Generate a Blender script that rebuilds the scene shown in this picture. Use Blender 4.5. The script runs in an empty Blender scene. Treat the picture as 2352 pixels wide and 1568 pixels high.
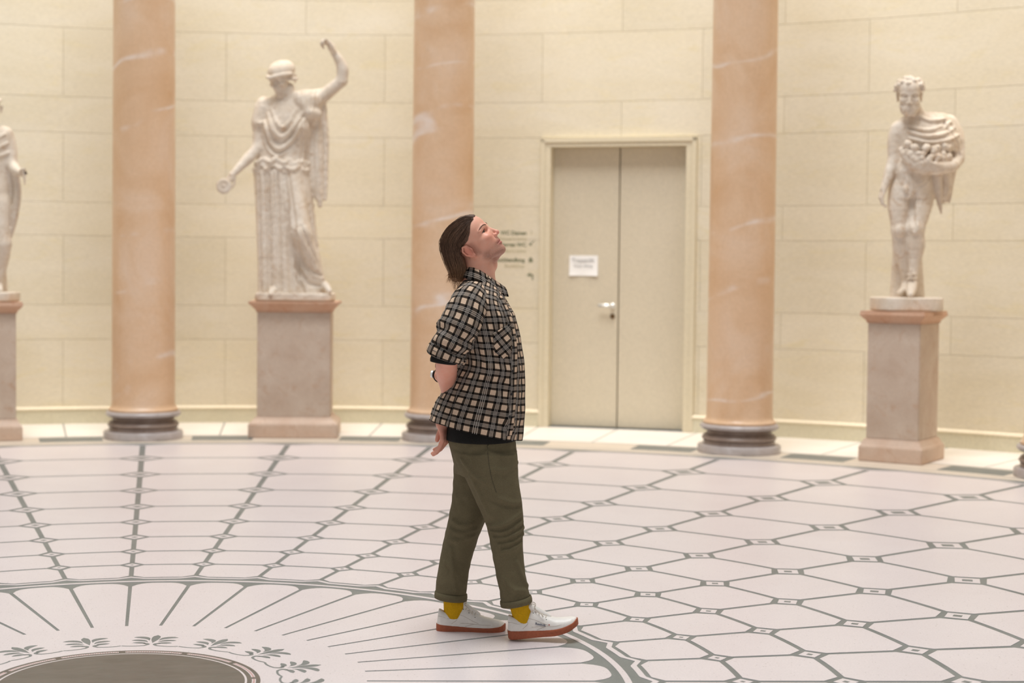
import bpy, bmesh, math, random
import numpy as np
from mathutils import Vector, Matrix
random.seed(7); np.random.seed(7)
scene = bpy.context.scene
C = scene.collection
R = math.radians
PI = math.pi
# ------------------------------------------------------------------ camera
CAM_O = np.array([-0.0427, -6.0981, 1.568])
CAM_YAW, CAM_PITCH, CAM_ROLL = 0.2149702, -0.0360522, 0.0091713
F_PX, PPX, PPY = 3693.982, 1060.1448, 740.7202
_cy, _sy = math.cos(CAM_YAW), math.sin(CAM_YAW)
_cp, _sp = math.cos(CAM_PITCH), math.sin(CAM_PITCH)
_cr, _sr = math.cos(CAM_ROLL), math.sin(CAM_ROLL)
FWD = np.array([_sy*_cp, _cy*_cp, _sp]); RT0 = np.array([_cy, -_sy, 0.0]); UP0 = np.cross(RT0, FWD)
CRT = _cr*RT0 + _sr*UP0; CUP = -_sr*RT0 + _cr*UP0
NH = np.array([_sy, _cy, 0.0])
cam_data = bpy.data.cameras.new('camera'); cam = bpy.data.objects.new('camera', cam_data); C.objects.link(cam)
M = Matrix(((CRT[0], CUP[0], -FWD[0], CAM_O[0]), (CRT[1], CUP[1], -FWD[1], CAM_O[1]), (CRT[2], CUP[2], -FWD[2], CAM_O[2]), (0, 0, 0, 1)))
cam.matrix_world = M
cam_data.sensor_width = 36; cam_data.lens = F_PX/2352*36
cam_data.shift_x = -(PPX-1176)/2352; cam_data.shift_y = (PPY-784)/2352
cam_data.clip_start = 0.05
cam_data.dof.use_dof = True; cam_data.dof.focus_distance = 6.88; cam_data.dof.aperture_fstop = 2.0
scene.camera = cam
# ------------------------------------------------------------------ world, lamps, exposure
w = bpy.data.worlds.new('daylight'); scene.world = w; w.use_nodes = True
bg = w.node_tree.nodes['Background']; bg.inputs[0].default_value = (0.97, 0.985, 1.0, 1); bg.inputs[1].default_value = 0.36
def area(name, loc, size, power, color, target=None, shape='DISK', spread=math.pi):
    d = bpy.data.lights.new(name, 'AREA'); d.shape = shape; d.size = size; d.energy = power; d.color = color; d.spread = spread
    o = bpy.data.objects.new(name, d); C.objects.link(o); o.location = loc
    if target is not None:
        v = Vector(target)-Vector(loc); o.rotation_euler = v.to_track_quat('-Z', 'Y').to_euler()
    return o
TH0 = 0.0288053
def rad(Rr, deg, z=0.0):
    t = R(deg)+TH0
    return Vector((Rr*math.sin(t), Rr*math.cos(t), z))
area('oculus_daylight', (0, 0, 21.0), 9.0, 3900, (0.97, 0.985, 1.0), (0, 0, 0))
for k in range(-2, 9):      # lamps of the gallery over the ambulatory behind the columns
    area('gallery_lamp', rad(9.15, 9*k, 6.0), 0.8, 10, (1.0, 0.92, 0.80), rad(9.35, 9*k, 0), spread=R(80))
vs = scene.view_settings
scene.display_settings.display_device = 'sRGB'
vs.view_transform = 'Standard'; vs.look = 'None'; vs.gamma = 1; vs.use_curve_mapping = False; vs.exposure = 0.0
# ------------------------------------------------------------------ helpers
def ray(px, py): return FWD + CRT*(px-PPX)/F_PX - CUP*(py-PPY)/F_PX
def to_plane(px, py, X0):
    d = ray(px, py); X0 = np.asarray(X0, float)
    return CAM_O + d*(((X0-CAM_O)@NH)/(d@NH))
def link(name, me, mat=None, parent=None, smooth=False):
    o = bpy.data.objects.new(name, me); C.objects.link(o)
    if mat is not None and len(me.materials) == 0: me.materials.append(mat)
    if parent is not None: o.parent = parent
    if smooth: me.polygons.foreach_set('use_smooth', [True]*len(me.polygons))
    return o
def mesh(name, verts, faces, mat=None, parent=None, smooth=False):
    me = bpy.data.meshes.new(name); me.from_pydata([tuple(v) for v in verts], [], faces); me.update()
    return link(name, me, mat, parent, smooth)
def frombm(name, bm, mat=None, parent=None, smooth=False):
    bmesh.ops.recalc_face_normals(bm, faces=bm.faces)
    me = bpy.data.meshes.new(name); bm.to_mesh(me); bm.free()
    return link(name, me, mat, parent, smooth)
def tag(o, label=None, cat=None, group=None, kind=None):
    if label: o['label'] = label
    if cat: o['category'] = cat
    if group: o['group'] = group
    if kind: o['kind'] = kind
    return o
def empty(name, loc, rz=0.0):
    o = bpy.data.objects.new(name, None); C.objects.link(o); o.location = loc; o.rotation_euler = (0, 0, rz); o.empty_display_size = .1
    return o
def lathe(name, prof, mat, parent=None, n=48, smooth=True):
    v = []; f = []
    for r, z in prof:
        for i in range(n):
            a = 2*PI*i/n; v.append((r*math.cos(a), r*math.sin(a), z))
    for j in range(len(prof)-1):
        for i in range(n):
            f.append((j*n+i, j*n+(i+1) % n, (j+1)*n+(i+1) % n, (j+1)*n+i))
    f.append(tuple(range(n-1, -1, -1))); f.append(tuple((len(prof)-1)*n+i for i in range(n)))
    o = mesh(name, v, f, mat, parent, smooth)
    if smooth: sharp(o)
    return o
def sharp(o, deg=35):
    me = o.data
    bm = bmesh.new(); bm.from_mesh(me)
    for e in bm.edges:
        if len(e.link_faces) == 2 and e.calc_face_angle(0) > R(deg): e.smooth = False
    bm.to_mesh(me); bm.free()
def boxloft(name, rings, mat, parent=None, bevel=0.004):
    """square-section solid from rings (half width x, half depth y, z)"""
    v = []; f = []
    for hx, hy, z in rings: v += [(-hx, -hy, z), (hx, -hy, z), (hx, hy, z), (-hx, hy, z)]
    for j in range(len(rings)-1):
        for i in range(4): f.append((j*4+i, j*4+(i+1) % 4, j*4+4+(i+1) % 4, j*4+4+i))
    f.append((3, 2, 1, 0)); k = (len(rings)-1)*4; f.append((k, k+1, k+2, k+3))
    o = mesh(name, v, f, mat, parent)
    if bevel:
        bm = bmesh.new(); bm.from_mesh(o.data); bm.verts.ensure_lookup_table()
        bmesh.ops.bevel(bm, geom=[e for e in bm.edges if e.calc_face_angle(0) > R(20)], offset=bevel, segments=2, affect='EDGES', clamp_overlap=True)
        bm.to_mesh(o.data); bm.free()
    return o
def prism_bm(bm, pts, z0, z1):
    """pts: ccw list of (x, y); solid without a bottom face"""
    n = len(pts)
    lo = [bm.verts.new((p[0], p[1], z0)) for p in pts]; hi = [bm.verts.new((p[0], p[1], z1)) for p in pts]
    bm.faces.new(hi)
    for i in range(n): bm.faces.new((lo[i], lo[(i+1) % n], hi[(i+1) % n], hi[i]))
def prism(name, pts, z0, z1, mat, parent=None):
    bm = bmesh.new(); prism_bm(bm, pts, z0, z1)
    me = bpy.data.meshes.new(name); bm.normal_update(); bm.to_mesh(me); bm.free()
    return link(name, me, mat, parent)
def ringband(name, r0, r1, z0, z1, mat, parent=None, n=240, a0=0.0, a1=360.0, fn0=None, fn1=None):
    """flat annulus (or arc) with its side faces; fn adds to the radii by angle"""
    full = abs(a1-a0-360) < 1e-6
    m = n if full else n+1
    v = []
    for i in range(m):
        a = a0+(a1-a0)*i/n
        ra = r0+(fn0(a) if fn0 else 0); rb = r1+(fn1(a) if fn1 else 0)
        for rr, zz in ((ra, z0), (ra, z1), (rb, z1), (rb, z0)): v.append(tuple(rad(rr, a, zz)))
    f = []
    for i in range(n):
        p = i*4; q = ((i+1) % m)*4
        for k in (0, 1, 2): f.append((p+k, p+k+1, q+k+1, q+k))
    if not full: f.append((0, 1, 2, 3)); f.append(((m-1)*4+3, (m-1)*4+2, (m-1)*4+1, (m-1)*4))
    o = mesh(name, v, f, mat, parent)
    bm = bmesh.new(); bm.from_mesh(o.data); bmesh.ops.recalc_face_normals(bm, faces=bm.faces); bm.to_mesh(o.data); bm.free()
    return o
def copy(o, parent=None, name=None):
    c = o.copy(); C.objects.link(c)
    c.parent = parent if parent is not None else o.parent
    return c
# ------------------------------------------------------------------ materials
def newmat(name):
    m = bpy.data.materials.new(name); m.use_nodes = True; nt = m.node_tree
    return m, nt, nt.nodes['Principled BSDF']
def nd(nt, t, **kw):
    n = nt.nodes.new(t)
    for k, v in kw.items():
        if k.startswith('i_'): n.inputs[k[2:].replace('_', ' ')].default_value = v
        else: setattr(n, k, v)
    return n
def srgb(r, g, b):
    return tuple(((c/255)/12.92 if c/255 <= 0.04045 else ((c/255+0.055)/1.055)**2.4) for c in (r, g, b))+(1,)
def ramp(nt, src, stops, interp='LINEAR'):
    n = nt.nodes.new('ShaderNodeValToRGB'); cr = n.color_ramp; cr.interpolation = interp
    while len(cr.elements) > 1: cr.elements.remove(cr.elements[-1])
    cr.elements[0].position = stops[0][0]; cr.elements[0].color = stops[0][1]
    for p, c in stops[1:]:
        e = cr.elements.new(p); e.color = c
    nt.links.new(src, n.inputs[0]); return n
def mixc(nt, a, b, fac, mode='MIX'):
    n = nt.nodes.new('ShaderNodeMix'); n.data_type = 'RGBA'; n.blend_type = mode
    for s, v in ((n.inputs[0], fac), (n.inputs[6], a), (n.inputs[7], b)):
        if isinstance(v, (int, float, tuple)): s.default_value = v
        else: nt.links.new(v, s)
    return n.outputs[2]
def math_(nt, op, a, b=0.0):
    n = nt.nodes.new('ShaderNodeMath'); n.operation = op
    for s, v in ((n.inputs[0], a), (n.inputs[1], b)):
        if isinstance(v, (int, float)): s.default_value = v
        else: nt.links.new(v, s)
    return n.outputs[0]
def coords(nt, kind='Object', scale=(1, 1, 1), rot=(0, 0, 0)):
    t = nt.nodes.new('ShaderNodeTexCoord'); mp = nt.nodes.new('ShaderNodeMapping')
    mp.inputs['Scale'].default_value = scale; mp.inputs['Rotation'].default_value = rot
    if kind == 'World':
        g = nt.nodes.new('ShaderNodeNewGeometry'); nt.links.new(g.outputs['Position'], mp.inputs[0])
    else: nt.links.new(t.outputs[kind], mp.inputs[0])
    return mp.outputs[0]
def noise(nt, vec, scale, detail=4, rough=0.55, dist=0.0):
    n = nt.nodes.new('ShaderNodeTexNoise'); n.inputs['Scale'].default_value = scale; n.inputs['Detail'].default_value = detail
    n.inputs['Roughness'].default_value = rough; n.inputs['Distortion'].default_value = dist
    nt.links.new(vec, n.inputs['Vector']); return n.outputs['Fac']
def bump(nt, b, h, strength=0.2, dist=0.01):
    n = nt.nodes.new('ShaderNodeBump'); n.inputs['Strength'].default_value = strength; n.inputs['Distance'].default_value = dist
    nt.links.new(h, n.inputs['Height']); nt.links.new(n.outputs[0], b.inputs['Normal'])
def stone(name, ca, cb, cc=None, rough=0.6, sc=3.0, fine=60.0, kind='Object', spread=(0.3, 0.7), bs=0.1, vary=0.0, scale=(1, 1, 1), spec=0.4, speck=None):
    m, nt, b = newmat(name); v = coords(nt, kind, scale)
    n1 = noise(nt, v, sc, 6, 0.6, 0.6); n2 = noise(nt, v, fine, 3, 0.6)
    col = ramp(nt, n1, [(spread[0], ca), (spread[1], cb)]).outputs[0]
    if cc is not None:
        n3 = noise(nt, v, sc*2.7, 5, 0.65, 1.2)
        k = ramp(nt, n3, [(0.55, (0, 0, 0, 1)), (0.75, (1, 1, 1, 1))]).outputs[0]
        col = mixc(nt, col, cc, k)
    g = ramp(nt, n2, [(0.3, (0.9, 0.9, 0.9, 1)), (0.7, (1.05, 1.05, 1.05, 1))]).outputs[0]
    col = mixc(nt, col, g, 0.8, 'MULTIPLY')
    if speck is not None:
        vo = nt.nodes.new('ShaderNodeTexVoronoi'); vo.inputs['Scale'].default_value = speck[1]; nt.links.new(v, vo.inputs['Vector'])
        wn = noise(nt, v, speck[1]*0.6, 1)
        k = math_(nt, 'MULTIPLY', math_(nt, 'LESS_THAN', vo.outputs['Distance'], speck[2]), math_(nt, 'GREATER_THAN', wn, 0.56))
        col = mixc(nt, col, speck[0], math_(nt, 'MULTIPLY', k, 0.6))
    if vary:
        oi = nt.nodes.new('ShaderNodeObjectInfo')
        hv = nt.nodes.new('ShaderNodeHueSaturation')
        val = math_(nt, 'ADD', math_(nt, 'MULTIPLY', oi.outputs['Random'], vary), 1-vary/2)
        nt.links.new(val, hv.inputs['Value']); nt.links.new(col, hv.inputs['Color']); col = hv.outputs[0]
    nt.links.new(col, b.inputs['Base Color']); b.inputs['Roughness'].default_value = rough
    b.inputs['Specular IOR Level'].default_value = spec
    if bs: bump(nt, b, n2, bs, 0.004)
    return m
def plain(name, col, rough=0.5, metal=0.0, fine=0.0, bs=0.15, amt=0.12):
    m, nt, b = newmat(name); b.inputs['Roughness'].default_value = rough; b.inputs['Metallic'].default_value = metal
    v = coords(nt); n = noise(nt, v, fine or 40.0, 3)
    lo = tuple(c*(1-amt) for c in col[:3])+(1,); hi = tuple(min(1, c*(1+amt)) for c in col[:3])+(1,)
    nt.links.new(ramp(nt, n, [(0.3, lo), (0.7, hi)]).outputs[0], b.inputs['Base Color'])
    if bs: bump(nt, b, n, bs, 0.002)
    return m
MT = {}
MT['terrazzo_pale'] = stone('terrazzo_pale', srgb(215, 204, 203), srgb(221, 211, 210), rough=0.32, sc=1.2, fine=140, kind='World', bs=0.02, vary=0.012, spec=0.4, speck=(srgb(150, 135, 130), 55.0, 0.16))
MT['terrazzo_dark'] = stone('terrazzo_dark', srgb(108, 114, 112), srgb(124, 128, 126), rough=0.38, sc=5, fine=160, kind='World', bs=0.02, spec=0.4, speck=(srgb(180, 180, 172), 120.0, 0.2))
MT['disc_dark'] = stone('disc_dark', srgb(92, 84, 76), srgb(108, 100, 92), srgb(100, 106, 98), rough=0.4, sc=6, fine=180, kind='World', bs=0.02, scale=(1, 3, 1))
MT['inlay_red'] = stone('inlay_red', srgb(188, 120, 108), srgb(200, 140, 126), rough=0.4, sc=8, fine=90, kind='World', bs=0)
MT['wall_stone'] = stone('wall_stone', srgb(222, 211, 185), srgb(229, 220, 200), srgb(224, 212, 180), rough=0.75, sc=0.8, fine=25, kind='World', bs=0.05, vary=0.05, scale=(1, 1, 3.5))
MT['wall_joint'] = stone('wall_joint', srgb(196, 180, 146), srgb(204, 188, 156), rough=0.9, sc=2, fine=40, kind='World')
MT['baseboard'] = stone('baseboard', srgb(212, 205, 178), srgb(222, 215, 190), rough=0.7, sc=1.5, fine=50, kind='World')
MT['moulding'] = stone('moulding', srgb(240, 226, 198), srgb(246, 234, 210), rough=0.5, sc=1.5, fine=50, kind='World')
MT['walk_stone'] = stone('walk_stone', srgb(238, 230, 220), srgb(245, 238, 230), rough=0.4, sc=1.5, fine=60, kind='World')
MT['ring_stone'] = stone('ring_stone', srgb(214, 200, 182), srgb(224, 210, 194), rough=0.42, sc=2, fine=80, kind='World', bs=0.02)
MT['door_paint'] = stone('door_paint', srgb(208, 197, 174), srgb(214, 203, 181), rough=0.6, sc=0.7, fine=60, bs=0.02)
MT['frame_paint'] = stone('frame_paint', srgb(218, 207, 180), srgb(224, 213, 187), rough=0.6, sc=0.7, fine=60, bs=0.02)
MT['ped_shaft'] = stone('ped_shaft', srgb(190, 166, 146), srgb(208, 190, 172), srgb(186, 152, 126), rough=0.55, sc=3.5, fine=70, bs=0.1)
MT['ped_cap'] = stone('ped_cap', srgb(200, 156, 126), srgb(210, 174, 148), srgb(190, 140, 108), rough=0.5, sc=4, fine=70, bs=0.08)
MT['ped_base'] = stone('ped_base', srgb(204, 172, 148), srgb(214, 190, 170), srgb(196, 160, 134), rough=0.5, sc=4, fine=70, bs=0.08)
MT['base_grey'] = stone('base_grey', srgb(172, 160, 154), srgb(194, 186, 184), srgb(158, 140, 130), rough=0.28, sc=5, fine=60, bs=0.03, spec=0.6)
MT['base_shaded'] = stone('base_shaded', srgb(134, 114, 102), srgb(160, 142, 130), srgb(120, 98, 84), rough=0.3, sc=5, fine=60, bs=0.03, spec=0.5)  # base stone darkened: recess shade of the scotia put into the colour
MT['statue'] = stone('statue', srgb(212, 195, 174), srgb(231, 219, 204), srgb(196, 166, 136), rough=0.6, sc=5, fine=50, bs=0.15)
MT['metal'] = plain('brushed_metal', srgb(235, 235, 232), 0.38, 0.6, 80, 0.02)
MT['dark_metal'] = plain('bronze_metal', srgb(120, 95, 65), 0.45, 0.8, 80, 0.02)
MT['paper'] = plain('paper', srgb(245, 243, 240), 0.8, 0, 30, 0.02, 0.02)
MT['print_grey'] = plain('print_grey', srgb(190, 190, 188), 0.8, 0, 30, 0.0)
MT['print_dark'] = plain('wall_lettering', srgb(126, 128, 102), 0.8, 0, 30, 0.0)
MT['print_light'] = plain('wall_lettering_light', srgb(188, 179, 148), 0.8, 0, 30, 0.0)
def marble_pink():
    m, nt, b = newmat('column_marble')
    v = coords(nt, 'World'); n1 = noise(nt, v, 1.6, 6, 0.62, 0.8); n2 = noise(nt, v, 40, 4)
    col = ramp(nt, n1, [(0.3, srgb(214, 174, 135)), (0.5, srgb(223, 188, 154)), (0.7, srgb(228, 199, 172))]).outputs[0]
    # pale veins slanting up to the right
    g = nt.nodes.new('ShaderNodeNewGeometry'); mp = nt.nodes.new('ShaderNodeMapping'); nt.links.new(g.outputs['Position'], mp.inputs[0])
    mp.inputs['Rotation'].default_value = (0.3, R(50), 0.2); mp.inputs['Scale'].default_value = (0.45, 0.8, 2.2)
    wv = nt.nodes.new('ShaderNodeTexWave'); wv.bands_direction = 'Z'; wv.inputs['Scale'].default_value = 0.33
    wv.inputs['Distortion'].default_value = 7.0; wv.inputs['Detail'].default_value = 4; wv.inputs['Detail Scale'].default_value = 1.4
    nt.links.new(mp.outputs[0], wv.inputs['Vector'])
    k = ramp(nt, wv.outputs['Fac'], [(0.0, (1, 1, 1, 1)), (0.010, (0.3, 0.3, 0.3, 1)), (0.03, (0, 0, 0, 1))]).outputs[0]
    msk = ramp(nt, noise(nt, v, 2.2, 3), [(0.45, (0, 0, 0, 1)), (0.62, (0.8, 0.8, 0.8, 1))]).outputs[0]
    col = mixc(nt, col, srgb(238, 224, 214), math_(nt, 'MULTIPLY', k, msk))
    gg = ramp(nt, n2, [(0.3, (0.93, 0.92, 0.9, 1)), (0.7, (1.03, 1.03, 1.03, 1))]).outputs[0]
    col = mixc(nt, col, gg, 0.8, 'MULTIPLY')
    nt.links.new(col, b.inputs['Base Color']); b.inputs['Roughness'].default_value = 0.33; b.inputs['Specular IOR Level'].default_value = 0.45
    return m
MT['column'] = marble_pink()
# ================================================================== floor
RR = [2.031, 2.337, 2.731, 3.192, 3.733, 4.354, 5.090, 5.941, 6.933]
R_OUT = 8.03
Z1 = 0.0015                                     # top of the pale terrazzo pieces, proud of the dark ground
floor = ringband('floor', 0.0, 9.95, -0.08, 0.0, MT['terrazzo_dark'], None, 160)
floor['kind'] = 'structure'
def lw(r): return 0.0147+0.0044*r               # width of the dark lines grows with the radius
def lh(r): return 0.026*r                   # half diagonal of the diamonds
def pl(r, t):                                   # polar piece local to its own angle: t tangential length
    a = t/r; return (r*math.sin(a), r*math.cos(a))
def arc(r, ta, tb, n=4): return [pl(r, ta+(tb-ta)*i/n) for i in range(n+1)]
HALF = R(4.5)
rings = RR[1:]+[RR[8]*1.171]
rows = [RR[0]]+rings
def panel_pts(k):
    r0, r1 = rows[k], rows[k+1]; w0, w1 = lw(r0), lw(r1)
    if k == 0: r0 = RR[0]-0.031; h0 = 0.065; w0 = 0.0
    else: h0 = lh(r0)
    h1 = lh(r1)
    last = (k == len(rows)-2)
    pts = []
    ra, rb = r0+w0*.5, r1-w1*.5
    if last: rb = R_OUT-0.115; h1 = 0.24
    e0 = HALF*ra-h0; e1 = HALF*rb-h1
    s = lambda r: HALF*r-lw(r)*.5
    low = ra+(h0*0.9 if k else 0.046); hi = rb-(h1*0.95 if not last else 0.085)
    pts += arc(ra, e0, -e0)
    pts += [pl(low, -s(low)), pl(hi, -s(hi))]
    pts += arc(rb, -e1, e1)
    pts += [pl(hi, s(hi)), pl(low, s(low))]
    return pts[::-1]
panel_me = []
for k in range(len(rows)-1):
    o = prism('floor_panel', panel_pts(k)[::-1], 0, Z1, MT['terrazzo_pale'], floor); panel_me.append(o.data); bpy.data.objects.remove(o)
LINES_SEEN = range(-4, 17)
def spin(o, deg): o.rotation_euler = (0, 0, -(R(deg)+TH0)); return o
rest = bmesh.new()
def merge(bm, me, deg):
    t = bmesh.new(); t.from_mesh(me); t.transform(Matrix.Rotation(-(R(deg)+TH0), 4, 'Z'))
    tmp = bpy.data.meshes.new('t'); t.to_mesh(tmp); t.free(); bm.from_mesh(tmp); bpy.data.meshes.remove(tmp)
for j in range(40):
    jj = j if j < 24 else j-40
    for k, me in enumerate(panel_me):
        if jj in LINES_SEEN: spin(link('floor_panel', me, None, floor), 9*jj+4.5)
        else: merge(rest, me, 9*jj+4.5)
o = frombm('floor_panel_far', rest, MT['terrazzo_pale'], floor); o['kind'] = 'stuff'
# diamonds at the crossings: pale frame around a dark heart
def dia(r, h): return [(0, r-h), (h, r), (0, r+h), (-h, r)]
rest = bmesh.new(); rest2 = bmesh.new()
for k, r in enumerate(rings[:8]):
    h = lh(r)-lw(r)*0.80
    fr = prism('diamond_inlay', dia(r, h), 0, Z1, MT['terrazzo_pale'], floor); fme = fr.data; bpy.data.objects.remove(fr)
    hh = h*(0.28+0.035*k)
    ht = prism('diamond_heart', dia(r, hh), Z1, Z1+0.0004, MT['terrazzo_dark'], floor); hme = ht.data; bpy.data.objects.remove(ht)
    for j in range(40):
        jj = j if j < 24 else j-40
        if jj in LINES_SEEN:
            f_ = spin(link('diamond_inlay', fme, None, floor), 9*jj)
            link('diamond_heart', hme, None, f_)
        else: merge(rest, fme, 9*jj); merge(rest2, hme, 9*jj)
o = frombm('diamond_inlay_far', rest, MT['terrazzo_pale'], floor); o['kind'] = 'stuff'
o2 = frombm('diamond_heart_far', rest2, MT['terrazzo_dark'], o); o2['kind'] = 'stuff'
# border of the inner rosette: zigzag white line, white circle
def zig(a):
    t = ((a+4.5) % 9)-4.5; x = abs(R(t))*RR[0]
    return 0.040*max(0.0, 1-x/0.075)
ringband('zigzag_border', RR[0]-0.076, RR[0]-0.051, 0, Z1, MT['terrazzo_pale'], floor, 720, fn0=zig, fn1=zig)
ringband('white_circle', RR[0]-0.143, RR[0]-0.116, 0, Z1, MT['terrazzo_pale'], floor, 240)
# petals of the rosette
P_IN, P_OUT = 0.915, RR[0]-0.176
def petal_pts():
    s = lambda r: HALF*r-(0.0070+0.0028*(r-P_IN))
    tips = []
    for i in range(13):
        u = -1+2*i/12; r = P_OUT-0.080*abs(u)**3.6
        tips.append(pl(r, -u*s(r)))
    inner = arc(P_IN, -s(P_IN), s(P_IN), 3)
    return inner+tips
o = prism('petal_panel', petal_pts()[::-1], 0, Z1, MT['terrazzo_pale'], floor); bm = bmesh.new(); bm.from_mesh(o.data); bmesh.ops.recalc_face_normals(bm, faces=bm.faces)
for f_ in bm.faces:
    if len(f_.verts) > 4 and f_.normal.z < 0: bmesh.ops.reverse_faces(bm, faces=bm.faces); break
bm.to_mesh(o.data); bm.free(); pme = o.data; bpy.data.objects.remove(o)
for j in range(40): spin(link('petal_panel', pme, None, floor), 9*j+4.5)
DC = Vector((-0.004, -0.044, 0))
ringband('rosette_ground', 0.40, P_IN+0.001, 0, Z1*.97, MT['terrazzo_pale'], floor, 120)
# disc and its rings, on their own centre
for nm, ra, rb, mt_ in (('disc', 0.0, 0.457, 'disc_dark'), ('disc_ring', 0.457, 0.465, 'terrazzo_pale'), ('dark_disc_ring', 0.465, 0.481, 'disc_dark'), ('bead_ground', 0.481, 0.500, 'disc_dark'), ('dark_disc_ring', 0.500, 0.515, 'disc_dark')):
    ringband(nm, ra, rb, 0, Z1, MT[mt_], floor, 120).location = DC
bm = bmesh.new(); bw = bmesh.new()
for k in range(12):
    for i in range(24):
        a = 30*k+1.4+i*1.12
        for (bb, da, ra, rb, z) in ((bw, 0.57, 0.483, 0.498, Z1+0.0003), (bm, 0.26, 0.4870, 0.4945, Z1+0.0006)):
            p = [rad(ra, a-da)+DC, rad(ra, a+da)+DC, rad(rb, a+da)+DC, rad(rb, a-da)+DC]
            prism_bm(bb, [(q.x, q.y) for q in p], Z1, z)
tag(frombm('bead_band', bw, MT['terrazzo_pale'], floor), kind='stuff')
tag(frombm('red_bead', bm, MT['inlay_red'], floor), kind='stuff')
# palmettes
def ribbon(path, widths, n=2):
    L = []; Rr = []
    m = len(path)
    for i in range(m):
        a = path[max(0, i-1)]; b = path[min(m-1, i+1)]
        dx, dy = b[0]-a[0], b[1]-a[1]; l = math.hypot(dx, dy) or 1
        nx, ny = -dy/l, dx/l; wv = widths[i]/2
        L.append((path[i][0]+nx*wv, path[i][1]+ny*wv)); Rr.append((path[i][0]-nx*wv, path[i][1]-ny*wv))
    return L+Rr[::-1]
def bez(p0, p1, p2, n=9): return [((1-t)**2*p0[0]+2*t*(1-t)*p1[0]+t*t*p2[0], (1-t)**2*p0[1]+2*t*(1-t)*p1[1]+t*t*p2[1]) for t in [i/(n-1) for i in range(n)]]
def addrib(bm, pts):
    prism_bm(bm, pts, Z1, Z1+0.0004)
bm = bmesh.new()
RP = 0.640
def leaf(x0, y0, x1, y1, x2, y2, wmax, head=0.72):
    p = bez((x0, y0), (x1, y1), (x2, y2))
    wd = []
    for i in range(9):
        t = i/8; wd.append(max(0.0012, wmax*(math.sin(PI*.5*min(1, t/head))**1.2 if t <= head else math.sqrt(max(0, 1-((t-head)/(1-head))**2)))))
    wd[-1] = 0.002
    return ribbon(p, wd)
addrib(bm, leaf(0, RP+0.004, 0, RP+0.06, 0.0, RP+0.140, 0.034))
for s in (-1, 1):
    addrib(bm, leaf(s*0.020, RP+0.046, s*0.030, RP+0.108, s*0.092, RP+0.098, 0.029, .55))
    addrib(bm, leaf(s*0.021, RP+0.016, s*0.040, RP+0.056, s*0.092, RP+0.044, 0.025, .6))
    addrib(bm, leaf(s*0.026, RP-0.016, s*0.030, RP+0.010, s*0.080, RP+0.002, 0.024, .6))
    p = bez((s*0.034, RP-0.006), (s*-0.002, RP-0.014), (s*0.026, RP-0.044), 7)+bez((s*0.026, RP-0.044), (s*0.070, RP-0.064), (s*0.1145, RP-0.054), 6)[1:]
    addrib(bm, ribbon(p, [0.014, 0.016, 0.017, 0.016, 0.014, 0.012, 0.011]+[0.009]*5))
bmesh.ops.recalc_face_normals(bm, faces=bm.faces)
ome = bpy.data.meshes.new('palmette'); bm.to_mesh(ome); bm.free(); ome.materials.append(MT['terrazzo_dark'])
for j in range(16): spin(link('palmette', ome, None, floor), 22.5*j+11.7-1.65).location = DC
# border ring under the columns and the ambulatory
def zig2(a):
    t = ((a+4.5) % 9)-4.5; x = abs(R(t))*R_OUT
    return -0.10*max(0.0, 1-x/0.26)
ringband('border_line', R_OUT-0.075, R_OUT-0.045, 0, Z1, MT['terrazzo_pale'], floor, 720, fn0=zig2, fn1=zig2)
ringband('border_stone', R_OUT, 8.62, 0, Z1, MT['ring_stone'], floor, 240)
ringband('border_line', 8.14, 8.155, Z1, Z1+0.0004, MT['terrazzo_dark'], floor, 240)
ringband('border_line', 8.60, 8.62, Z1, Z1+0.0004, MT['terrazzo_dark'], floor, 240)
for j in range(-4, 9): ringband('grey_slab', 8.225, 8.565, 0, Z1+0.0006, MT['terrazzo_dark'], floor, 10, 9*j+2.9, 9*j+6.6)
for j in range(-9, 20): ringband('walk_slab', 8.625, 9.835, 0, Z1, MT['walk_stone'], floor, 5, 4.5*j+0.04, 4.5*j+4.46)
# ================================================================== wall
RW = 9.84
A0, A1 = -40.5, 94.5
ZT = 6.4
wall = ringband('wall_rear', RW+0.012, RW+0.4, 0, ZT, MT['wall_joint'], None, 110, 26.6-4.5+0.0-0.0+9.3, A1)   # right of the door
wall['kind'] = 'structure'
DA, DB = 22.75, 31.0       # door opening, degrees from the first column's spoke
def wallpiece(name, a0, a1, z0, z1): return ringband(name, RW+0.012, RW+0.4, z0, z1, MT['wall_joint'], wall, max(4, int((a1-a0)/1.2)), a0, a1)
bpy.data.objects.remove(wall)
wall = ringband('wall_rear', RW+0.012, RW+0.4, 0, ZT, MT['wall_joint'], None, 60, DB, A1); wall['kind'] = 'structure'
wallpiece('backing', A0, DA, 0, ZT); wallpiece('backing', DA, DB, 2.70, ZT)
courses = [(0.0, 0.815, 0), (0.815, 1.150, 1), (1.150, 1.815, 0), (1.815, 2.135, 1), (2.135, 2.800, 0), (2.800, 3.140, 1), (3.140, 3.800, 0), (3.800, 4.130, 1), (4.130, 4.80, 0), (4.80, 5.13, 1), (5.13, 5.80, 0), (5.80, 6.13, 1)]
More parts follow.
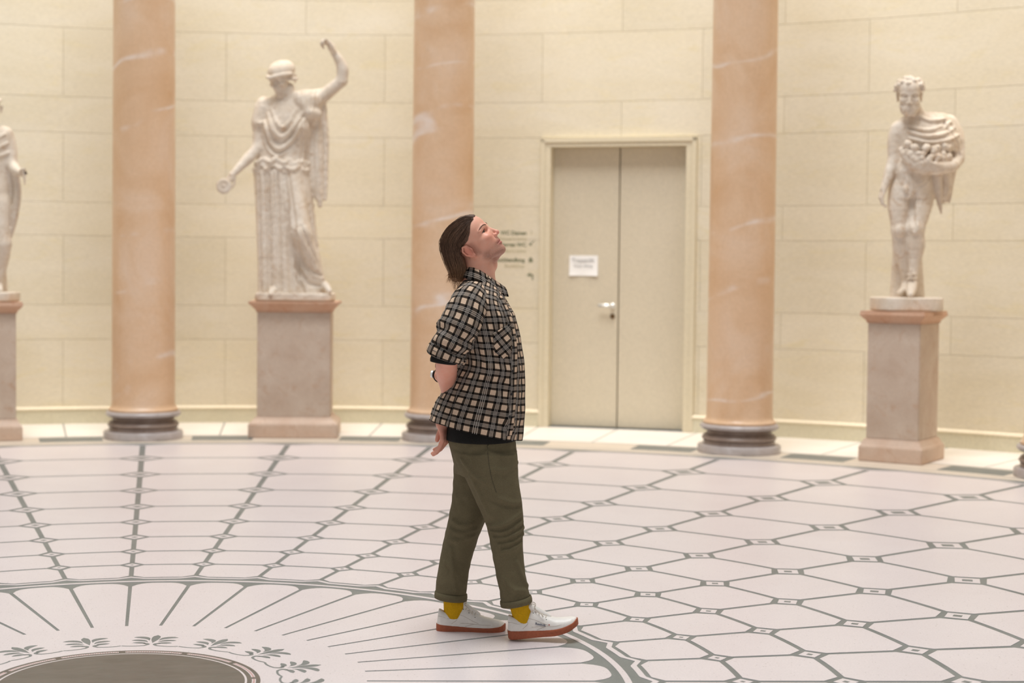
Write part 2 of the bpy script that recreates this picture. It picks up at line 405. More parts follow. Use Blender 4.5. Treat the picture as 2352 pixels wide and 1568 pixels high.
def block_mesh(da, z0, z1, key={}):
    k = (round(da, 3), round(z0, 3), round(z1, 3))
    if k in key: return key[k]
    n = max(2, int(da/1.3)); g = 0.0007; ch = 0.0017
    v = []; f = []
    def row(r, dd, z):
        for i in range(n+1):
            a = R(-da/2+da*i/n); a = a*(1-dd/(R(da/2)*RW)); v.append((r*math.sin(a), r*math.cos(a), z))
    row(RW+0.02, g, z0+g); row(RW+0.003, g, z0+g); row(RW, g+ch, z0+g+ch); row(RW, g+ch, z1-g-ch); row(RW+0.003, g, z1-g); row(RW+0.02, g, z1-g)
    m = n+1
    for j in range(5):
        for i in range(n): f.append((j*m+i, j*m+i+1, (j+1)*m+i+1, (j+1)*m+i))
    f.append((1*m, 2*m, 3*m, 4*m)); f.append((1*m+n, 4*m+n, 3*m+n, 2*m+n)); f.append((0, m, 4*m, 5*m)); f.append((n, 5*m+n, 4*m+n, m+n))
    me = bpy.data.meshes.new('stone_block'); me.from_pydata(v, [], f); me.update(); me.materials.append(MT['wall_stone'])
    bm = bmesh.new(); bm.from_mesh(me); bmesh.ops.recalc_face_normals(bm, faces=bm.faces); bm.to_mesh(me); bm.free()
    key[k] = me; return me
for (z0, z1, odd) in courses:
    for j in range(-5, 11):
        a0 = 9*j-4.5+(4.5 if odd else 0); a1 = a0+9
        segs = [(a0, a1)]
        if z0 < 2.79:
            segs = []
            if a0 < DA: segs.append((a0, min(a1, DA)))
            if a1 > DB: segs.append((max(a0, DB), a1))
        for s0, s1 in segs:
            if s1-s0 < 0.2: continue
            spin(link('stone_block', block_mesh(s1-s0, z0, z1), None, wall), (s0+s1)/2)
# lintel strip between the door head and the next course is part of the frame
def profile_ring(name, prof, mat, a0, a1, n=70, parent=None):
    v = []; f = []; m = len(prof)
    for i in range(n+1):
        a = a0+(a1-a0)*i/n
        for r, z in prof: v.append(tuple(rad(r, a, z)))
    for i in range(n):
        for k in range(m-1): f.append((i*m+k, i*m+k+1, (i+1)*m+k+1, (i+1)*m+k))
    f.append(tuple(range(m-1, -1, -1))); f.append(tuple(n*m+k for k in range(m)))
    o = mesh(name, v, f, mat, parent)
    bm = bmesh.new(); bm.from_mesh(o.data); bmesh.ops.recalc_face_normals(bm, faces=bm.faces); bm.to_mesh(o.data); bm.free()
    return o
for nm, a0, a1 in (('baseboard_left', A0, DA-0.15), ('baseboard_right', DB+0.15, A1)):
    b_ = profile_ring(nm, [(RW-0.002, 0.001), (RW-0.030, 0.001), (RW-0.030, 0.138), (RW-0.002, 0.138)], MT['baseboard'], a0, a1)
    b_['kind'] = 'structure'
    profile_ring('moulding', [(RW-0.002, 0.138), (RW-0.040, 0.138), (RW-0.040, 0.150), (RW-0.022, 0.166), (RW-0.002, 0.168)], MT['moulding'], a0, a1, parent=b_)
# ------------------------------------------------------------------ door
dm = rad(RW, (DA+DB)/2)
door = empty('door_1', dm, -(R((DA+DB)/2)+TH0)); door['kind'] = 'structure'
DW = RW*math.sin(R((DB-DA)/2)); SAG = RW*(1-math.cos(R((DB-DA)/2)))
YD = -SAG+0.10             # local y of the door faces (negative y is towards the hall)
def bx(bm, x0, x1, y0, y1, z0, z1, bev=0.0):
    r = bmesh.ops.create_cube(bm, size=1.0)['verts']
    for v in r: v.co = Vector((x0+(v.co.x+.5)*(x1-x0), y0+(v.co.y+.5)*(y1-y0), z0+(v.co.z+.5)*(z1-z0)))
    if bev:
        es = list({e for v in r for e in v.link_edges}); bmesh.ops.bevel(bm, geom=es, offset=bev, segments=2, affect='EDGES')
for s in (-1, 1):
    bm = bmesh.new()
    x0, x1 = ((-DW+0.045, -0.006) if s < 0 else (0.006, DW-0.045))
    bx(bm, x0, x1, YD, YD+0.05, 0.012, 2.705, 0.003)
    frombm('door_leaf', bm, MT['door_paint'], door)
bm = bmesh.new(); bx(bm, -0.02, 0.02, YD+0.05, YD+0.08, 0.012, 2.705); bx(bm, -DW, DW, YD+0.06, YD+0.1, 0, 2.9)
frombm('rebate', bm, MT['wall_joint'], door)
for s in (-1, 1):
    bm = bmesh.new(); xa, xb = sorted((s*(DW-0.055), s*(DW+0.035)))
    bx(bm, xa, xb, -SAG-0.030, YD+0.06, 0.001, 2.715, 0.004)
    xa, xb = sorted((s*(DW+0.0), s*(DW+0.045))); bx(bm, xa, xb, -SAG-0.042, -SAG+0.04, 0.001, 2.79, 0.006)
    frombm('door_jamb', bm, MT['frame_paint'], door)
bm = bmesh.new(); bx(bm, -DW-0.045, DW+0.045, -SAG-0.042, -SAG+0.25, 2.745, 2.795, 0.006); bx(bm, -DW-0.03, DW+0.03, -SAG-0.030, -SAG+0.25, 2.705, 2.75, 0.003)
frombm('door_head', bm, MT['frame_paint'], door)
# lever handle and lock on the left leaf
bm = bmesh.new()
hx = -0.055
t = bmesh.ops.create_cone(bm, segments=20, radius1=0.026, radius2=0.026, depth=0.008, cap_ends=True, matrix=Matrix.Translation((hx, YD-0.004, 1.185)) @ Matrix.Rotation(R(90), 4, 'X'))
bmesh.ops.create_cone(bm, segments=16, radius1=0.010, radius2=0.010, depth=0.055, cap_ends=True, matrix=Matrix.Translation((hx, YD-0.03, 1.185)) @ Matrix.Rotation(R(90), 4, 'X'))
bx(bm, hx-0.135, hx+0.012, YD-0.068, YD-0.050, 1.171, 1.203, 0.007)
frombm('door_handle', bm, MT['metal'], door, True)
bm = bmesh.new()
bmesh.ops.create_cone(bm, segments=20, radius1=0.024, radius2=0.022, depth=0.01, cap_ends=True, matrix=Matrix.Translation((hx, YD-0.005, 1.083)) @ Matrix.Rotation(R(90), 4, 'X'))
frombm('lock_cylinder', bm, MT['dark_metal'], door)
# paper notice taped on the left leaf
def text_mesh(body, size, mat, parent, name='lettering', align='RIGHT', loc=(0, 0, 0), bold=0.0, ext=0.0006, rot=(R(90), 0, 0)):
    cu = bpy.data.curves.new('t', 'FONT'); cu.body = body; cu.size = size; cu.align_x = align; cu.extrude = ext; cu.offset = bold; cu.resolution_u = 3
    o = bpy.data.objects.new('t', cu); C.objects.link(o)
    dg = bpy.context.evaluated_depsgraph_get(); me = bpy.data.meshes.new_from_object(o.evaluated_get(dg))
    bpy.data.objects.remove(o); bpy.data.curves.remove(cu)
    me.materials.clear(); r = link(name, me, mat, parent); r.location = loc; r.rotation_euler = rot
    return r
dmr = Matrix.Rotation(door.rotation_euler.z, 4, 'Z')
px0, px1, pz0, pz1 = -0.485, -0.205, 1.470, 1.668
nx, ny = 14, 8; v = []; f = []
for j in range(ny+1):
    for i in range(nx+1):
        u, t_ = i/nx, j/ny
        curl = 0.012*(1-t_)**3*(0.6+0.4*math.cos(u*7))
        v.append((px0+(px1-px0)*u-(px0+px1)/2, -curl, pz0+(pz1-pz0)*t_-pz0))
for j in range(ny):
    for i in range(nx): f.append((j*(nx+1)+i, j*(nx+1)+i+1, (j+1)*(nx+1)+i+1, (j+1)*(nx+1)+i))
paper = mesh('paper_notice', v, f, MT['paper'])
sm = paper.modifiers.new('s', 'SOLIDIFY'); sm.thickness = 0.0006
paper.location = Vector(dm)+dmr @ Vector(((px0+px1)/2, YD-0.002, pz0)); paper.rotation_euler = (0, 0, door.rotation_euler.z)
tag(paper, 'small white paper notice with two grey lines taped to the left door leaf', 'notice')
text_mesh('Treppenlift', 0.048, MT['print_grey'], paper, 'lettering', 'CENTER', (-0.005, -0.0035, 0.135), 0.0008)
text_mesh('Chair lifting', 0.040, MT['print_grey'], paper, 'lettering', 'CENTER', (-0.005, -0.0045, 0.085), 0.0002)
# direction lettering on the wall left of the door
sign = empty('wall_lettering', rad(RW, 21.3, 1.3), -(R(21.3)+TH0))
tag(sign, 'direction lettering in grey green paint on the wall left of the door', 'sign')
def wl(body, px, py, size, mat, bold, nm='lettering', align='RIGHT'):
    d = ray(px, py); a = d[0]**2+d[1]**2; b = 2*(CAM_O[0]*d[0]+CAM_O[1]*d[1]); c = CAM_O[0]**2+CAM_O[1]**2-RW**2
    P = CAM_O+d*((-b+math.sqrt(b*b-4*a*c))/(2*a))
    th = math.atan2(P[0], P[1]); base = R(21.3)+TH0
    lx = RW*math.sin(th-base); lz = P[2]-1.3; ly = RW*math.cos(th-base)-RW
    o = text_mesh(body, size, mat, sign, nm, align, (lx, ly-0.0008, lz), bold, rot=(R(90), 0, -(th-base)))
    for vtx in o.data.vertices: vtx.co.z += vtx.co.x**2/(2*RW)         # wrap the letters onto the curved wall
    return o
wl('WC Damen', 1210, 539, 0.052, MT['print_dark'], 0.0022)
wl("Women's toilet", 1210, 552, 0.046, MT['print_light'], 0.0008)
wl('Herren WC', 1208.5, 566, 0.052, MT['print_dark'], 0.0022)
wl("Men's toilet", 1208, 580, 0.046, MT['print_light'], 0.0008)
wl('Buchhandlung', 1205, 601, 0.052, MT['print_dark'], 0.0022)
wl('Bookshop', 1204.5, 614.5, 0.048, MT['print_light'], 0.0008)
def sym(polys, px, py, mat):
    bm = bmesh.new()
    for p in polys:
        lo = [bm.verts.new((x, 0.0, z)) for x, z in p]; hi = [bm.verts.new((x, -0.0012, z)) for x, z in p]
        bm.faces.new(hi)
        for i in range(len(p)): bm.faces.new((lo[i], lo[(i+1) % len(p)], hi[(i+1) % len(p)], hi[i]))
    o = frombm('arrow_mark', bm, mat, sign)
    d = ray(px, py); a = d[0]**2+d[1]**2; b = 2*(CAM_O[0]*d[0]+CAM_O[1]*d[1]); c = CAM_O[0]**2+CAM_O[1]**2-RW**2
    P = CAM_O+d*((-b+math.sqrt(b*b-4*a*c))/(2*a)); th = math.atan2(P[0], P[1]); base = R(21.3)+TH0
    o.location = (RW*math.sin(th-base), RW*math.cos(th-base)-RW-0.001, P[2]-1.3); o.rotation_euler = (0, 0, -(th-base)); return o
sym([[(-.004, -.02), (.004, -.02), (.004, .02), (-.004, .02)]], 1220.5, 534, MT['print_light'])
sym([[(-.018, -.016), (.012, -.016), (-.018, .014)], [(-.006, -.008), (.034, .030), (.030, .036), (-.012, 0)]], 1220, 560, MT['print_dark'])
o_ = sym([[(-.020, -.022), (.020, -.022), (.020, .012), (-.020, .012)], [(-.012, .015), (.012, .015), (.012, .024), (-.012, .024)]], 1219, 597, MT['print_dark'])
sym([[(-.022, .004), (.010, .026), (.010, -.018)], [(.008, -.004), (.034, -.004), (.034, .012), (.008, .012)], [(.026, -.044), (.040, -.044), (.040, .004), (.026, .010)]], 1215.5, 632, MT['print_dark'])
# ================================================================== columns
def column(deg, label):
    c = empty('marble_column', rad(8.475, deg, Z1), -(R(deg)+TH0)); tag(c, label, 'column', 'columns of the hall')
    lathe('plinth', [(0.345, 0.0), (0.350, 0.004), (0.350, 0.056), (0.343, 0.066), (0.30, 0.070)], MT['base_grey'], c, 64)
    pr = [(0.30, 0.068), (0.303, 0.085), (0.300, 0.100)]
    for i in range(9): a = -PI/2+PI*i/8; pr.append((0.292+0.022*math.cos(a), 0.122+0.020*math.sin(a)))
    pr += [(0.300, 0.145), (0.300, 0.152), (0.284, 0.156), (0.272, 0.166), (0.272, 0.178), (0.284, 0.188), (0.304, 0.192), (0.304, 0.196)]
    lathe('scotia_ring', pr, MT['base_shaded'], c, 64)
    lathe('torus_ring', [(0.30, 0.196), (0.316, 0.198)]+[(0.306+0.026*math.cos(-PI/2+PI*i/8), 0.221+0.022*math.sin(-PI/2+PI*i/8)) for i in range(9)]+[(0.30, 0.244)], MT['base_grey'], c, 64)
    sh = [(0.300, 0.2435), (0.306, 0.247), (0.306, 0.262), (0.296, 0.270), (0.284, 0.285), (0.278, 0.31)]
    sh += [(0.277-0.016*(z/6.0)**1.6, z) for z in (0.8, 1.6, 2.4, 3.2, 4.0, 4.8, 5.6, 6.2)]
    lathe('shaft', sh, MT['column'], c, 72)
    return c
column(0, 'pinkish marble column between the far left statue and the robed woman statue')
column(18, 'pinkish marble column directly behind the man in the plaid shirt')
column(36, 'pinkish marble column just right of the double door')
column(54, 'column cut off by the right edge, only its grey base showing')
# ================================================================== pedestals
def pedestal(deg, rc, hw, hd, ht, label, twist=0.0, shaft=0.82):
    p = empty('statue_pedestal', rad(rc, deg, Z1), -(R(deg)+TH0)+twist); tag(p, label, 'pedestal', 'statue pedestals')
    sw, sd = hw*shaft, hd-(hw-hw*shaft)
    boxloft('pedestal_base', [(hw, hd, 0), (hw, hd, 0.122), (hw-0.012, hd-0.012, 0.134), (sw+0.02, sd+0.02, 0.165), (sw+0.012, sd+0.012, 0.185)], MT['ped_base'], p, 0.006)
    boxloft('pedestal_shaft', [(sw, sd, 0.184), (sw, sd, ht-0.098)], MT['ped_shaft'], p, 0.005)
    boxloft('pedestal_cap', [(sw+0.010, sd+0.010, ht-0.099), (sw+0.012, sd+0.012, ht-0.078), (sw+0.030, sd+0.030, ht-0.062), (sw+0.058, sd+0.058, ht-0.030), (hw+0.002, hd+0.002, ht-0.022), (hw+0.002, hd+0.002, ht)], MT['ped_cap'], p, 0.004)
    return p
ped1 = pedestal(9, 8.39+0.31, 0.400, 0.31, 1.222, 'wide pinkish stone pedestal under the robed woman statue')
ped2 = pedestal(44.83, 8.69, 0.263, 0.288, 1.222, 'narrow pinkish stone pedestal under the bearded male statue', R(-0.0))
ped0 = pedestal(-9, 8.39+0.30, 0.285, 0.31, 1.205, 'pinkish stone pedestal under the statue cut off at the left edge')
# ================================================================== signed distance modelling kit
def v3(*a): return np.array(a, float)
class View:
    """metric coordinates (x to the right as seen from the hall, y away, z up) in the upright plane through a thing's base"""
    def __init__(s, base, z0=0.0): s.b = np.array([base[0], base[1], 0.0]); s.z0 = z0
    def __call__(s, px, py, y=0.0):
        P = to_plane(px, py, s.b+NH*y)
        return v3((P-s.b) @ RT0, y, P[2]-s.z0)
VIEW_RZ = -CAM_YAW
class Sdf:
    def __init__(s, xs, ys, zs):
        s.x, s.y, s.z = [np.asarray(a, np.float32) for a in (xs, ys, zs)]
        s.D = np.full((len(s.x), len(s.y), len(s.z)), 0.3, np.float32)
    @staticmethod
    def box(lo, hi, h): return Sdf(*[np.arange(lo[i], hi[i]+h, h) for i in range(3)])
    def win(s, lo, hi):
        r = []
        for a, l, h_ in zip((s.x, s.y, s.z), lo, hi):
            i = max(0, int(np.searchsorted(a, l))-1); j = min(len(a), int(np.searchsorted(a, h_))+1); r.append(slice(i, max(j, i)))
        return tuple(r)
    def put(s, fn, lo, hi, k=0.01, op='u'):
        m = k+0.004
        w_ = s.win(np.asarray(lo)-m, np.asarray(hi)+m)
        X = s.x[w_[0]][:, None, None]; Y = s.y[w_[1]][None, :, None]; Z = s.z[w_[2]][None, None, :]
        if X.size == 0 or Y.size == 0 or Z.size == 0: return
        d = np.asarray(fn(X, Y, Z), np.float32); A = s.D[w_]
        if op == 'd': A += d; return
        if op == 's': B = -A
        else: B = A
        h = np.maximum(k-np.abs(B-d), 0)/max(k, 1e-6)
        r = np.minimum(B, d)-h*h*(k*0.25)
        s.D[w_] = -r if op == 's' else r
    def ell(s, c, r, rot=None, k=0.01, op='u'):
        c = np.asarray(c, float); r = np.asarray(r, float); mr = r if rot is None else np.sqrt(((np.asarray(rot)*r)**2).sum(1))
        def fn(X, Y, Z):
            px, py, pz = X-c[0], Y-c[1], Z-c[2]
            if rot is not None:
                m = rot; px, py, pz = px*m[0][0]+py*m[1][0]+pz*m[2][0], px*m[0][1]+py*m[1][1]+pz*m[2][1], px*m[0][2]+py*m[1][2]+pz*m[2][2]
            k0 = np.sqrt((px/r[0])**2+(py/r[1])**2+(pz/r[2])**2)
            k1 = np.sqrt((px/r[0]**2)**2+(py/r[1]**2)**2+(pz/r[2]**2)**2)
            return k0*(k0-1)/np.maximum(k1, 1e-6)
        s.put(fn, c-mr, c+mr, k, op)
    def tube(s, pts, rad_, k=0.01, op='u', sq=None):
        P = [np.asarray(p, float) for p in pts]; n = len(P)
        rr = [rad_]*n if np.isscalar(rad_) else list(rad_)
        mr = max(rr); lo = np.min(P, 0)-mr; hi = np.max(P, 0)+mr
        def fn(X, Y, Z):
            best = None
            for i in range(n-1):
                a, b = P[i], P[i+1]; ba = b-a; L = max(ba @ ba, 1e-9)
                t = np.clip(((X-a[0])*ba[0]+(Y-a[1])*ba[1]+(Z-a[2])*ba[2])/L, 0, 1)
                d = np.sqrt((X-a[0]-t*ba[0])**2+(Y-a[1]-t*ba[1])**2+(Z-a[2]-t*ba[2])**2)-(rr[i]+(rr[i+1]-rr[i])*t)
                best = d if best is None else np.minimum(best, d)
            return best
        s.put(fn, lo, hi, k, op)
    def loft(s, rows, k=0.01, op='u', axis=2, p=2.0):
        """rows (t, ca, cb, ra, rb): ellipses across the axis; a, b are the two other axes in order"""
        T = np.array(rows, float); T = T[np.argsort(T[:, 0])]
        t0, t1 = T[0, 0], T[-1, 0]
        ax = [i for i in range(3) if i != axis]
        lo = np.zeros(3); hi = np.zeros(3); lo[axis] = t0; hi[axis] = t1
        for j, a in enumerate(ax): lo[a] = (T[:, 1+j]-T[:, 3+j]).min(); hi[a] = (T[:, 1+j]+T[:, 3+j]).max()
        def fn(X, Y, Z):
            g = (X, Y, Z); t = g[axis]
            I = [np.interp(t.ravel(), T[:, 0], T[:, i]).reshape(t.shape).astype(np.float32) for i in range(1, 5)]
            A = np.abs(g[ax[0]]-I[0])/I[2]; B = np.abs(g[ax[1]]-I[1])/I[3]
            q = np.sqrt(A*A+B*B) if p == 2 else (A**p+B**p)**(1/p)
            d = (q-1)*np.minimum(I[2], I[3])
            return np.maximum(d, np.maximum(t0-t, t-t1))
        s.put(fn, lo, hi, k, op)
    def disp(s, fn, lo, hi): s.put(fn, lo, hi, 0.0, 'd')
    def front(s, x, z, sign=-1):
        i = int(np.clip(np.searchsorted(s.x, x), 1, len(s.x)-1)); k = int(np.clip(np.searchsorted(s.z, z), 1, len(s.z)-1))
        col = s.D[i, :, k] if sign < 0 else s.D[i, ::-1, k]
        ys = s.y if sign < 0 else s.y[::-1]
        j = np.argmax(col < 0)
        if col[j] >= 0: return None
        if j == 0: return float(ys[0])
        t = col[j-1]/(col[j-1]-col[j]); return float(ys[j-1]+(ys[j]-ys[j-1])*t)
    def drape(s, pts, r, k=0.008, off=0.0, op='u', sign=-1, n=4):
        """a ridge (or, op='s', a groove) laid along the front surface through (x, z) points"""
        P = smooth_path([v3(p[0], 0, p[1]) for p in pts], n); q = []; rr = []
        RR_ = np.interp(np.linspace(0, 1, len(P)), np.linspace(0, 1, len(np.atleast_1d(r)) if not np.isscalar(r) else 2), r if not np.isscalar(r) else [r, r])
        for p, a in zip(P, RR_):
            y = s.front(p[0], p[2], sign)
            if y is None: continue
            q.append(v3(p[0], y+sign*off, p[2])); rr.append(a)
        if len(q) > 1: s.tube(q, rr, k, op)
    def surface(s, smooth=0):
        D = s.D; nx, ny, nz = D.shape; ins = D < 0
        c = np.zeros((nx-1, ny-1, nz-1), np.int8)
        for a in (0, 1):
            for b in (0, 1):
                for d in (0, 1): c += ins[a:nx-1+a, b:ny-1+b, d:nz-1+d]
        I, J, K = np.nonzero((c > 0) & (c < 8)); N = len(I)
        idx = np.full(c.shape, -1, np.int32); idx[I, J, K] = np.arange(N)
        acc = np.zeros((N, 3)); cnt = np.zeros(N)
        off = [(a, b, d) for a in (0, 1) for b in (0, 1) for d in (0, 1)]
        V = {o: D[I+o[0], J+o[1], K+o[2]] for o in off}
        G = (s.x, s.y, s.z); IJK = (I, J, K)
        for o in off:
            for ax in range(3):
                if o[ax]: continue
                o2 = list(o); o2[ax] = 1; o2 = tuple(o2)
                a, b = V[o], V[o2]; m = (a < 0) != (b < 0)
                t = a[m]/(a[m]-b[m])
                for e in range(3):
                    g0 = G[e][IJK[e][m]+o[e]]
                    if e == ax: acc[m, e] += g0+(G[e][IJK[e][m]+1]-g0)*t
                    else: acc[m, e] += g0
                cnt[m] += 1
        P = acc/cnt[:, None]
        F = []
        for ax in range(3):
            o = [0, 0, 0]; o[ax] = 1
            A = ins[:nx-o[0], :ny-o[1], :nz-o[2]]; B = ins[o[0]:, o[1]:, o[2]:]
            u, w_ = [(1, 2), (2, 0), (0, 1)][ax]
            i = np.array(np.nonzero(A != B)); ok = (i[u] > 0) & (i[w_] > 0) & (i[u] < D.shape[u]-1) & (i[w_] < D.shape[w_]-1); i = i[:, ok]
            fl = ins[tuple(i)]
            def cell(du, dw):
                q = i.copy(); q[u] -= du; q[w_] -= dw; return idx[tuple(q)]
            Q = np.stack([cell(1, 1), cell(0, 1), cell(0, 0), cell(1, 0)], 1)
            Q[~fl] = Q[~fl][:, ::-1]; F.append(Q)
        F = np.concatenate(F); F = F[(F >= 0).all(1)]
        for _ in range(smooth):
            a = np.zeros_like(P); n_ = np.zeros(len(P))
            for e in ((0, 1), (1, 2), (2, 3), (3, 0)):
                np.add.at(a, F[:, e[0]], P[F[:, e[1]]]); np.add.at(a, F[:, e[1]], P[F[:, e[0]]])
                np.add.at(n_, F[:, e[0]], 1); np.add.at(n_, F[:, e[1]], 1)
            P = 0.4*P+0.6*a/np.maximum(n_, 1)[:, None]
        return P, F
    def mesh(s, name, mat, parent=None, smooth=1):
        P, F = s.surface(smooth); return npmesh(name, P, F, mat, parent)
def npmesh(name, P, F, mat, parent=None):
    me = bpy.data.meshes.new(name); n = len(P); m = len(F)
    me.vertices.add(n); me.vertices.foreach_set('co', np.asarray(P, np.float32).ravel())
    me.loops.add(m*4); me.loops.foreach_set('vertex_index', np.asarray(F, np.int32).ravel())
    me.polygons.add(m); me.polygons.foreach_set('loop_start', np.arange(0, m*4, 4, dtype=np.int32))
    me.polygons.foreach_set('use_smooth', np.ones(m, bool))
    me.update(calc_edges=True); me.validate()
    return link(name, me, mat, parent)
def smooth_path(pts, n=4):
    P = [np.asarray(p, float) for p in pts]
    if len(P) < 3: return [P[0]+(P[1]-P[0])*i/n for i in range(n+1)] if len(P) == 2 else P
    out = []
    for i in range(len(P)-1):
        p0 = P[max(i-1, 0)]; p1 = P[i]; p2 = P[i+1]; p3 = P[min(i+2, len(P)-1)]
        for j in range(n):
            t = j/n; out.append(0.5*((2*p1)+(-p0+p2)*t+(2*p0-5*p1+4*p2-p3)*t*t+(-p0+3*p1-3*p2+p3)*t**3))
    out.append(P[-1]); return out
def srows(rows, n=4): return [list(r) for r in smooth_path([np.array(r, float) for r in rows], n)]
class Frame:
    """head or hand frame: columns of m are the local axes, scale in metres per millimetre"""
    def __init__(s, o, m, sc=0.001): s.o = np.asarray(o, float); s.m = np.asarray(m, float); s.s = sc
    def __call__(s, a, b, c): return s.o+s.m @ (np.array([a, b, c], float)*s.s)
    def ell(s, S, c, r, k=8, op='u', rot=None):
        m = s.m if rot is None else s.m @ np.asarray(rot)
        S.ell(s(*c), np.array(r, float)*s.s, m, k*s.s, op)
    def tube(s, S, pts, r, k=8, op='u'):
        S.tube([s(*p) for p in pts], np.array(r, float)*s.s if not np.isscalar(r) else r*s.s, k*s.s, op)
def axes(fwd, up=(0, 0, 1)):
    f_ = np.array(fwd, float); f_ /= np.linalg.norm(f_); l = np.cross(np.array(up, float), f_); l /= np.linalg.norm(l)
    return np.stack([f_, l, np.cross(f_, l)], 1)
def head(S, F, beard=False, female=False, ears=True, lips=True, eyes='closed', ea=0):
    E, T = (lambda *a, **k: F.ell(S, *a, **k)), (lambda *a, **k: F.tube(S, *a, **k))
    E((32, 0, 60), (100, 76, 78), k=4)
    E((72, 0, 0), (60, 62 if not female else 58, 86), k=14)
    E((101, 0, -46), (27, 30, 30), k=14)
    for q in (-1, 1):
        T([(20, q*50, -46), (60, q*43, -71), (101, q*13, -83)], [17, 16, 16] if not female else [15, 14, 15], k=22)
        E((92, q*44, -8), (30, 21, 19), k=12)
        T([(123, q*10, 34), (117, q*32, 41), (100, q*54, 33)], [9, 9, 7], k=9)
    E((105, 0, -84), (16, 20, 17), k=10)
    T([(121, 0, 30), (127, 0, 16), (141, 0, -14)], [9, 7.5, 8.5], k=7)
    E((142, 0, -19), (9.5, 9.5, 9), k=5)
    for q in (-1, 1):
        E((131, q*13, -23), (10, 7.5, 7.5), k=5)
        E((122, q*33, 20), (17, 19, 11), k=7, op='s')
        if eyes == 'closed':
            E((103, q*32, 20), (14.5, 16, 13), k=2.5)
            T([(116.5, q*21, 19), (118.3, q*32, 21.5), (112.5, q*44, 19)], 1.8, k=1.5, op='s')
    if lips:
        T([(114, -22, -54), (124.5, -9, -50), (127, 0, -50.5), (124.5, 9, -50), (114, 22, -54)], [2, 4, 4.6, 4, 2], k=4)
        T([(114, -20, -56), (123.5, -9, -61), (125, 0, -62), (123.5, 9, -61), (114, 20, -56)], [2.5, 5, 5.6, 5, 2.5], k=4)
        T([(114, -26, -55), (126.5, -10, -55), (130.5, 0, -55.5), (126.5, 10, -55), (114, 26, -55)], 2.1, k=2.5, op='s')
    if ears:
        for q in (-1, 1):
            B = np.stack([v3(1, q*0.25, 0), v3(-0.25*q, 1, 0.1), v3(0.2, -0.1, 1)], 1); B /= np.linalg.norm(B, axis=0)
            E((-8+ea, q*73, 4), (19, 6, 31), k=4, rot=B)
            T([(8+ea, q*72, 8), (4+ea, q*78, 28), (-12+ea, q*83, 34), (-25+ea, q*83, 18), (-23+ea, q*80, -4), (-10+ea, q*76, -22)], [3.5, 4, 4.5, 4.5, 4, 5.5], k=3)
            E((-3+ea, q*82.5, 4), (11, 5.6, 15), k=4, op='s')
            T([(9+ea, q*76, 10), (10+ea, q*78, 0), (6+ea, q*77, -10)], [3, 4.5, 3], k=3)
            E((0+ea, q*76, -24), (8, 5, 9), k=5)
def hand(S, F, curl, spread=0.0, thumb=None, sc=1.0, thumb_side=1, fat=1.0):
    """palm from the wrist (origin) along +a; b across (index side positive), c out of the back of the hand. curl: degrees per knuckle for 4 fingers"""
    T = lambda *a, **k: F.tube(S, *a, **k)
    for b, l in ((22, 84), (8, 88), (-7, 85), (-21, 78)):
        T([(0, b*0.62, 0), (l*0.55, b*0.95, 3), (l-6, b, 1)], [15, 12, 10], k=9)
    lens = [(42, 25, 20), (47, 29, 21), (43, 27, 20), (33, 20, 18)]
    for (b, l0), ln, cu in zip(((23, 82), (8, 87), (-7, 83), (-21, 75)), lens, curl):
        p = [v3(l0-8, b, 1), v3(l0+4, b, 0)]; ang = 0; q = v3(l0, b, 0)
        pts = [v3(l0-10, b, 1), q]
        for i, L in enumerate(ln):
            ang += R(cu[i]); q = q+v3(math.cos(ang)*L, spread*b/23*L*0.3, -math.sin(ang)*L); pts.append(q)
        T(pts, [9.5*fat, 9.6*fat, 8.6*fat, 8.0*fat, 6.6*fat], k=2.5)
    th = thumb or [(14, 20, -6), (38, 40, -16), (66, 50, -22), (92, 52, -24)]
    T([(th[0][0], th[0][1]*thumb_side, th[0][2])]+[(t[0], t[1]*thumb_side, t[2]) for t in th[1:]], [15*fat, 12*fat, 9.8*fat, 7.8*fat], k=6)
